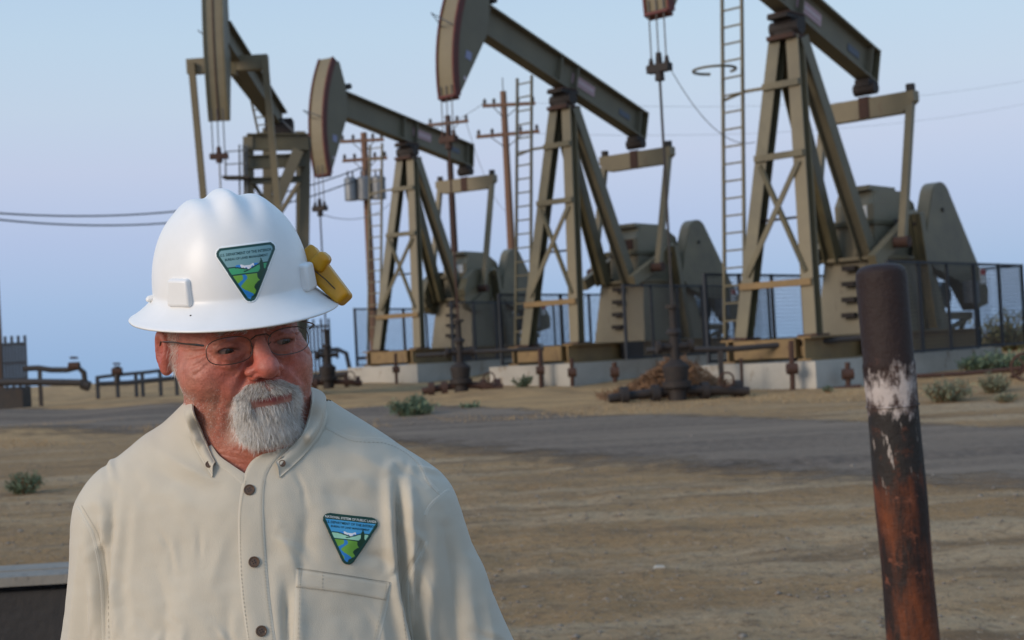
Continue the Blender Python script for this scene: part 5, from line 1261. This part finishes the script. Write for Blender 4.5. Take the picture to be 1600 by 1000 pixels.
def emblem(name, TL, TR, AP, patch, bv, to_obj, parent, lift, m_):
    TL, TR, AP = map(lambda p: np.array(p, float), (TL, TR, AP)); ex = TR-TL; ey = AP-(TL+TR)/2
    def px(u, v): return TL[0]+ex[0]*u+ey[0]*v, TL[1]+ex[1]*u+ey[1]*v
    n = 110; u, v = np.meshgrid(np.linspace(-.02, 1.02, n), np.linspace(-.02, 1.0, n), indexing='ij'); C, d = art(u.ravel(), v.ravel(), patch); G = []
    for a, b in zip(u.ravel(), v.ravel()):
        p, nn = hitp(*px(a, b), bv); G.append(p+nn*lift/1000)
    G = np.array(G); I = np.arange(n*n).reshape(n, n); Q = np.stack([I[:-1, :-1], I[1:, :-1], I[1:, 1:], I[:-1, 1:]], -1).reshape(-1, 4); ok = (d[Q] > -.002).all(1); Q = Q[ok]
    # rim skirt so the badge has thickness
    T = np.concatenate([Q[:, [0, 1, 2]], Q[:, [0, 2, 3]]]); Vs = [G]; Cs = [C]; Fs = [T]; k = len(G)
    low = []
    for a, b in zip(u.ravel(), v.ravel()): low.append(0)
    Vb = G.copy(); cen = hitp(*px(.5, .35), bv)[1]; Vb = G-cen*(lift+.3)/1000; E = {}
    for q in Q.tolist():
        for i in range(4):
            e = (q[i], q[(i+1) % 4]); E[e] = 1
    sk_ = [e for e in E if (e[1], e[0]) not in E]; Vs.append(Vb); Cs.append(np.tile(C[0]*0+.03, (len(C), 1))); Fs.append(np.array([[a, a+k, b] for a, b in sk_]+[[b, a+k, b+k] for a, b in sk_])); k += len(Vb)
    dk = (.006, .045, .045)
    lines = [("U.S. DEPARTMENT OF THE INTERIOR", .5, .155 if not patch else .185, .72 if not patch else .80, dk), ("BUREAU OF LAND MANAGEMENT", .5, .225 if not patch else .25, .60, dk)]
    if patch: lines.insert(0, ("NATIONAL SYSTEM OF PUBLIC LANDS", .5, .095, .80, (.62, .66, .64)))
    for s, cu_, cv, w, col in lines:
        V, F = text_mesh(s, 1.0); x0, x1 = V[:, 0].min(), V[:, 0].max(); sc = w/(x1-x0); P = []
        bow = 0.0
        for x, y, _ in V:
            uu = cu_+(x-(x0+x1)/2)*sc; vv = cv-y*sc*1.25; p, nn = hitp(*px(uu, vv), bv); P.append(p+nn*(lift+.12)/1000)
        Vs.append(np.array(P)); Cs.append(np.tile(np.array(col), (len(P), 1))); Fs.append(F+k); k += len(P)
    o = np_mesh(name, to_obj(np.concatenate(Vs)), np.concatenate(Fs), m_, parent, smooth='all', cols=np.concatenate(Cs)); return o
M['embroidery'] = mat('embroidered_badge', (.5, .5, .5), .75, attr=True, bump=(1500, .4, .0006)); M['decal'] = mat('vinyl_decal', (.5, .5, .5), .3, attr=True)
pt = emblem('chest_patch', (498, 799), (598, 810), (542, 893), True, bvh_s, lambda V: wl(V, person), shirt, 1.6, M['embroidery']); pt['label'] = 'triangular green and blue agency patch on the chest'

# ---- hidden rest of the man: cuffs, hands, belt, trousers, boots
def sdf_part(name, f, lo, hi, h, m_, parent, rl=2, cols=None):
    Pg = grid(lo, hi, h); V, F = surface_nets(f(Pg), (Pg[0][0, 0, 0], Pg[1][0, 0, 0], Pg[2][0, 0, 0]), h); V = relax(V, F, rl, .4)
    return np_mesh(name, wl(V, person), F, m_, parent)
M['hand_skin'] = mat('hand_skin', (.48, .19, .12), .5, noise=(60, .6, 4), col2=(.40, .15, .10), sss=(.1, (1, .3, .2), .004))
def hand(wx, wy, wd, s):
    w = LP(wx, wy, wd); f = lambda a, b, c: w+np.array([a*s, b, c])/1000
    def sd(P):
        d = ell(P, f(0, -6, -42), (.016, .040, .046)); d = smin(d, cap(P, f(0, 0, 30), f(0, -3, -20), .026, .024), .02)
        for k, (y, l_) in enumerate(((-34, 38), (-14, 44), (6, 41), (24, 32))):
            a = f(0, y, -76+2*k); b = f(6, y*1.05, -76-l_*.55); c = f(20, y*1.05, -76-l_); d = smin(d, cap(P, a, b, .0095, .0088), .006); d = smin(d, cap(P, b, c, .0088, .0078), .003)
        a, b, c = f(2, -34, -28), f(8, -58, -52), f(14, -60, -78); d = smin(d, cap(P, a, b, .013, .0105), .010); return smin(d, cap(P, b, c, .0105, .009), .003)
    lo_ = w+np.array([-.06, -.09, -.145]); hi_ = w+np.array([.06, .06, .05]); sdf_part('hand', sd, lo_, hi_, .0028, M['hand_skin'], person, 1)
hand(187, 1465, -.035, 1); hand(772, 1465, -.035, -1)
M['denim'] = mat('blue_denim', (.045, .07, .13), .85, noise=(30, .6, 4), col2=(.03, .05, .095), bump=(900, .4, .0006)); M['leather'] = mat('brown_leather', (.09, .045, .02), .5, noise=(20, .6, 3), col2=(.05, .025, .012))
hip = LP(414, 1330, .02); fL = to_local(np.array([person.location.x-.16, person.location.y-.0, .10])[None])[0]; fR = to_local(np.array([person.location.x+.15, person.location.y+.02, .10])[None])[0]
hl_, hr_ = LP(330, 1400, .02), LP(500, 1400, .02); kl, kr = (hl_+fL)/2, (hr_+fR)/2
def trousers(P):
    d = ell(P, hip, (.195, .14, .14))
    for h_, k_, f_ in ((hl_, kl, fL), (hr_, kr, fR)): d = np.minimum(smin(d, cap(P, h_, k_, .098, .078), .03), smin(cap(P, k_, f_, .078, .066), cap(P, h_, k_, .098, .078), .02))
    return np.maximum(d, P[2]-LP(0, 1325)[2])
sdf_part('trousers', trousers, (min(fL[0], hip[0]-.2)-.1, -.2, fL[2]-.01), (max(fR[0], hip[0]+.2)+.1, .24, LP(0, 1310)[2]), .009, M['denim'], person)
def belt():
    b = MB(); k = 40; c = LP(414, 1325, .015); vs = []
    for rr, z in ((.2, -.02), (.206, -.018), (.206, .018), (.2, .02)):
        for j in range(k): a = 2*math.pi*j/k; vs.append(c+np.array([rr*math.cos(a), rr*.71*math.sin(a), z]))
    b.add(wl(np.array(vs), person), [(i*k+j, i*k+(j+1) % k, (i+1)*k+(j+1) % k, (i+1)*k+j) for i in range(3) for j in range(k)]); b.build('belt', M['leather'], person, True)
belt()
for f_ in (fL, fR):
    g = to_world(f_[None])[0]; g[2] = 0; b0 = to_local(g[None])[0]; upL = to_local(np.array([g+np.array([0, 0, 1])]))[0]-b0; fo = to_local(np.array([g+np.array([.25, -1, 0])]))[0]-b0; fo /= np.linalg.norm(fo)
    def boot(P, b0=b0, upL=upL, fo=fo):
        d = cap(P, b0+upL*.05-fo*.03, b0+upL*.20, .05, .062); d = smin(d, cap(P, b0+upL*.048-fo*.04, b0+upL*.040+fo*.15, .050, .044), .03)
        h_ = (P[0]-b0[0])*upL[0]+(P[1]-b0[1])*upL[1]+(P[2]-b0[2])*upL[2]; return np.maximum(d, .004-h_)
    sdf_part('boot', boot, b0-np.array([.14, .26, .05]), b0+np.array([.16, .14, .30]), .007, M['leather'], person)

# ------------------------------------------------------------ hard hat
HTR = rot('y', R(-8)) @ rot('z', R(21)) @ rot('x', R(10)); HTO = LP(363, 449, -.002)
def t2l(P): return np.asarray(P)/1000.0 @ HTR.T + HTO
hc = to_world(HTO[None])[0]; hat = empty('hard_hat', tuple(hc)); tag(hat, 'white full-brim hard hat with a triangular green agency sticker, worn by the bearded man', 'hard hat')
def hl2(V): return to_world(V)-np.array(hat.location)
M['hat'] = mat('white_hat_plastic', (.80, .80, .79), .36, noise=(25, .35, 5), col2=(.76, .76, .745), spec=.45, bump=(3, .10, .004), streak=(14, .70, (.66, .64, .60)))
AX, AY, HT = 92.0, 108.0, 109.0
def dome(th, t):
    """t 0 at the base rim .. 1 at the crown"""
    ph = t*math.pi/2; e = .74; cr = np.cos(ph)**e; z = HT*np.sin(ph)**1.0
    x = AX*cr*np.cos(th); y = AY*cr*np.sin(th)
    fz = np.clip((z-48)/50, 0, 1); fz = fz*fz*(3-2*fz)
    front_ = np.clip((-y-20)/60, 0, 1)
    rid = 8.5*np.exp(-(x/(8+10*(1-front_*0)*np.clip(1-z/140, 0, 1)+2))**2)
    side_ = 3.4*np.exp(-((np.abs(x)-38)/13)**2); val = -1.6*np.exp(-((np.abs(x)-19)/8)**2)
    k = (rid+side_+val)*fz*np.clip((y+95)/45, 0, 1)*np.clip((95-y)/40, 0, 1)
    r_ = np.sqrt(x*x+y*y+z*z)+1e-9
    return np.stack([x*(1+k/r_), y*(1+k/r_), z*(1+k/r_)], -1)
def hat_shell():
    nth, nt = 220, 90; th = np.linspace(0, 2*np.pi, nth, endpoint=False); t = np.linspace(0, .995, nt)**.9
    TH, T = np.meshgrid(th, t, indexing='ij'); G = dome(TH, T)
    # brim profile appended below the rim
    prof = [(0.012, -1.5), (.06, -4.5), (.16, -8.6), (.35, -14.2), (.6, -20.4), (.85, -25.4), (.97, -27.2), (1.0, -28.4), (.985, -29.8), (.95, -29.4), (.6, -23.4), (.2, -12.5), (0, -8.5), (-.03, 0)]
    bw = 30+5*np.clip(np.sin(th), 0, 1)+3*np.clip(-np.sin(th), 0, 1)
    rows = []
    for s, z in prof[::-1]:
        ux, uy = np.cos(th), np.sin(th); x = AX*ux+ux*bw*s; y = AY*uy+uy*bw*s*1.04; rows.append(np.stack([x, y, np.full_like(x, z)+(2.0*np.cos(2*th))*s*.6], -1))
    B = np.stack(rows, 1); G = np.concatenate([B, G], 1)
    n2 = G.shape[1]; I = np.arange(nth*n2).reshape(nth, n2); J = np.roll(I, -1, 0)
    F = np.stack([I[:, :-1], J[:, :-1], J[:, 1:], I[:, 1:]], -1).reshape(-1, 4); V = t2l(G.reshape(-1, 3))
    # close the crown
    top = t2l(np.array([[0, 0, HT+7.5]])); V = np.concatenate([V, top]); k = len(V)-1
    Fq = np.array([[I[i, -1], J[i, -1], k, k] for i in range(nth)])
    me_f = np.concatenate([F]); o = np_mesh('shell', hl2(V), me_f, M['hat'], hat)
    b = MB(); b.add([tuple(v) for v in hl2(V)[list(I[:, -1])+[k]]], [(i, (i+1) % nth, nth) for i in range(nth)]); b.build('crown_button', M['hat'], hat, 'all')
    return V, F
HV, HF = hat_shell(); bvh_hat = BVHTree.FromPolygons([tuple(v) for v in HV], [tuple(f) for f in HF.tolist()])
def lug(x, y, a, w=27, h=24, nm='slot_lug'):
    """accessory slot cast on the rim"""
    c, s = math.cos(a), math.sin(a); P = []
    for (u, o_, z) in ((-w*.58, 10, -6), (w*.58, 10, -6), (w*.5, 8, h), (-w*.5, 8, h), (-w*.58, -12, -6), (w*.58, -12, -6), (w*.5, -14, h+2), (-w*.5, -14, h+2)):
        P.append((x+u*(-s)+o_*c, y+u*c+o_*s, z))
    V = hl2(t2l(np.array(P))); me = bpy.data.meshes.new(nm); me.from_pydata([tuple(v) for v in V], [], [(0, 1, 2, 3), (5, 4, 7, 6), (4, 0, 3, 7), (1, 5, 6, 2), (3, 2, 6, 7), (4, 5, 1, 0)]); me.materials.append(M['hat'])
    o = link(nm, me, hat, True); bv = o.modifiers.new('bevel', 'BEVEL'); bv.width = .0035; bv.segments = 3; return o
lug(-68, -66, math.atan2(-66/AY**2, -68/AX**2), 31, 25); lug(74, -60, math.atan2(-60/AY**2, 74/AX**2), 30, 25); lug(-91, 8, math.pi, 11, 1, 'strap_clip')
st_ = emblem('emblem_sticker', (327, 387), (438, 373), (394, 487), False, bvh_hat, hl2, hat, .45, M['decal'])
b = MB(); p, nn = hitp(298, 493, bvh_hat); p2 = hl2(p[None])[0]; b.box(p2, (.0018, .0012, .0016)); b.build('nick_mark', M['black'], hat)
# inner headband under the shell
b = MB(); vs = []; k = 48
for rr, z in ((.97, -4), (.97, 24), (.95, 24), (.95, -4)):
    for j in range(k): a = 2*math.pi*j/k; vs.append(((AX-4)*rr*math.cos(a), (AY-4)*rr*math.sin(a), z))
b.add(hl2(t2l(np.array(vs))), [(i*k+j, i*k+(j+1) % k, (i+1)*k+(j+1) % k, (i+1)*k+j) for i in range(3) for j in range(k)]); b.build('headband', M['dark'], hat, True)

# ------------------------------------------------------------ yellow lamp clipped to the hat
M['yellow'] = mat('yellow_plastic', (.62, .30, .006), .38, noise=(40, .5, 4), col2=(.50, .23, .006)); M['silver'] = mat('silver_label', (.5, .5, .5), .25, .6)
lo_c = to_world(LP(508, 432, .0)[None])[0]; lamp = empty('clip_lamp', tuple(lo_c)); tag(lamp, 'yellow plastic lamp clipped to the right side of the white hard hat', 'lamp')
def ll(V): return to_world(V)-np.array(lamp.location)
def lamp_part(name, f, m_, lo, hi, h=.0016):
    Pg = grid(lo, hi, h); V, F = surface_nets(f(Pg), (Pg[0][0, 0, 0], Pg[1][0, 0, 0], Pg[2][0, 0, 0]), h); V = relax(V, F, 1, .4); return np_mesh(name, ll(V), F, m_, lamp)
q = lambda x, y, d=.0: LP(x, y, d)
l0, l1 = q(440, 500), q(570, 370)
def rbox(P, a, b, wa, wb, t, r_):
    a = np.asarray(a, float); b = np.asarray(b, float); z = (b-a); L_ = np.linalg.norm(z); z /= L_; y = np.array([0, 1., 0]); y -= z*(y@z); y /= np.linalg.norm(y); x = np.cross(y, z)
    u = (P[0]-a[0])*z[0]+(P[1]-a[1])*z[1]+(P[2]-a[2])*z[2]; s = (P[0]-a[0])*x[0]+(P[1]-a[1])*x[1]+(P[2]-a[2])*x[2]; q_ = (P[0]-a[0])*y[0]+(P[1]-a[1])*y[1]+(P[2]-a[2])*y[2]
    w = wa+(wb-wa)*np.clip(u/L_, 0, 1); dx = np.abs(s)-(w-r_); dy = np.abs(q_)-(t-r_); dz = np.abs(u-L_/2)-(L_/2-r_)
    return np.sqrt(np.maximum(dx, 0)**2+np.maximum(dy, 0)**2+np.maximum(dz, 0)**2)+np.minimum(np.maximum(dx, np.maximum(dy, dz)), 0)-r_
lamp_part('housing', lambda P: rbox(P, q(474, 396, .01), q(541, 470, -.004), .0165, .0098, .014, .005), M['yellow'], (l0[0], -.04, l0[2]+0), (l1[0], .05, l1[2]))
lamp_part('lamp_head', lambda P: rbox(P, q(492, 420, -.004), q(511, 397, -.006), .0105, .0085, .0125, .006), M['yellow'], (l0[0], -.04, l0[2]), (l1[0], .05, l1[2]))
b = MB(); a_, c_ = ll(np.array([q(532, 450, -.013), q(541, 462, -.013)])); b.bar(a_, c_, .003, .0012); b.build('silver_strip', M['silver'], lamp)
b = MB(); P_ = ll(np.array([q(493, 424, -.0145), q(508, 436, -.0165), q(524, 452, -.0145)])); b.tube([tuple(x) for x in P_], .0007, 6); b.build('seam_line', M['dark'], lamp)

# ------------------------------------------------------------ glasses
M['wire_rim'] = mat('gunmetal_rim', (.10, .085, .075), .28, .8)
def lens_mat():
    m = bpy.data.materials.new('lens_glass'); m.use_nodes = True; nt = m.node_tree; nt.nodes.clear(); N = nt.nodes.new; L = nt.links.new
    o = N('ShaderNodeOutputMaterial'); t = N('ShaderNodeBsdfTransparent'); t.inputs[0].default_value = (.97, .97, .97, 1); g = N('ShaderNodeBsdfGlossy'); g.inputs['Roughness'].default_value = .02
    f = N('ShaderNodeFresnel'); f.inputs[0].default_value = 1.45; mx = N('ShaderNodeMixShader'); L(f.outputs[0], mx.inputs[0]); L(t.outputs[0], mx.inputs[1]); L(g.outputs[0], mx.inputs[2]); L(mx.outputs[0], o.inputs[0]); return m
M['lens'] = lens_mat()
gc = to_world(h2l(np.array([[0, -100, 0]])))[0]; gl = empty('eyeglasses', tuple(gc)); tag(gl, 'thin wire-rimmed oval eyeglasses on the man\'s face', 'glasses')
def g2(P): return to_world(h2l(np.array(P)))-np.array(gl.location)
for s in (-1, 1):
    n = 40; pts = []
    for i in range(n+1):
        a = 2*math.pi*i/n; ca_, sa_ = math.cos(a), math.sin(a); x = 25.5*np.sign(ca_)*abs(ca_)**.78; z = 15.0*np.sign(sa_)*abs(sa_)**.72; X_ = s*(36.5 if s < 0 else 34)+x; pts.append((X_, -101.5+((abs(X_)-10)/60)**2*9, -4.5+z-.0*x))
    P_ = g2(pts); rim = MB().tube([tuple(p) for p in P_], .00055, 8, False).build('rim', M['wire_rim'], gl, True)
    b = MB(); c = g2([(s*35.5, -101.2, -4.5)])[0]; b.add([tuple(c)]+[tuple(p) for p in P_[:-1]], [(0, i+1, (i+1) % n+1) for i in range(n)]); b.build('lens', M['lens'], gl, 'all')
    tp = g2([(s*63, -94, 5), (s*70, -90, 7), (s*76, -70, 8), (s*80, -30, 9), (s*82, 2, 8), (s*82, 16, -6)]); MB().tube([tuple(p) for p in tp], [.0011, .0014, .0009, .0008, .0011, .0012], 8).build('temple', M['wire_rim'], gl, True)
    npd = g2([(s*12, -101, -2), (s*9, -97, -6), (s*9.5, -94, -12)]); MB().tube([tuple(p) for p in npd], [.0005, .0006, .0022], 8).build('nose_pad', M['wire_rim'], gl, True)
br_ = g2([(-12, -102, 4), (-6, -105, 8), (6, -105, 8), (12, -102, 4)]); MB().tube([tuple(p) for p in br_], .0008, 8).build('bridge', M['wire_rim'], gl, True)
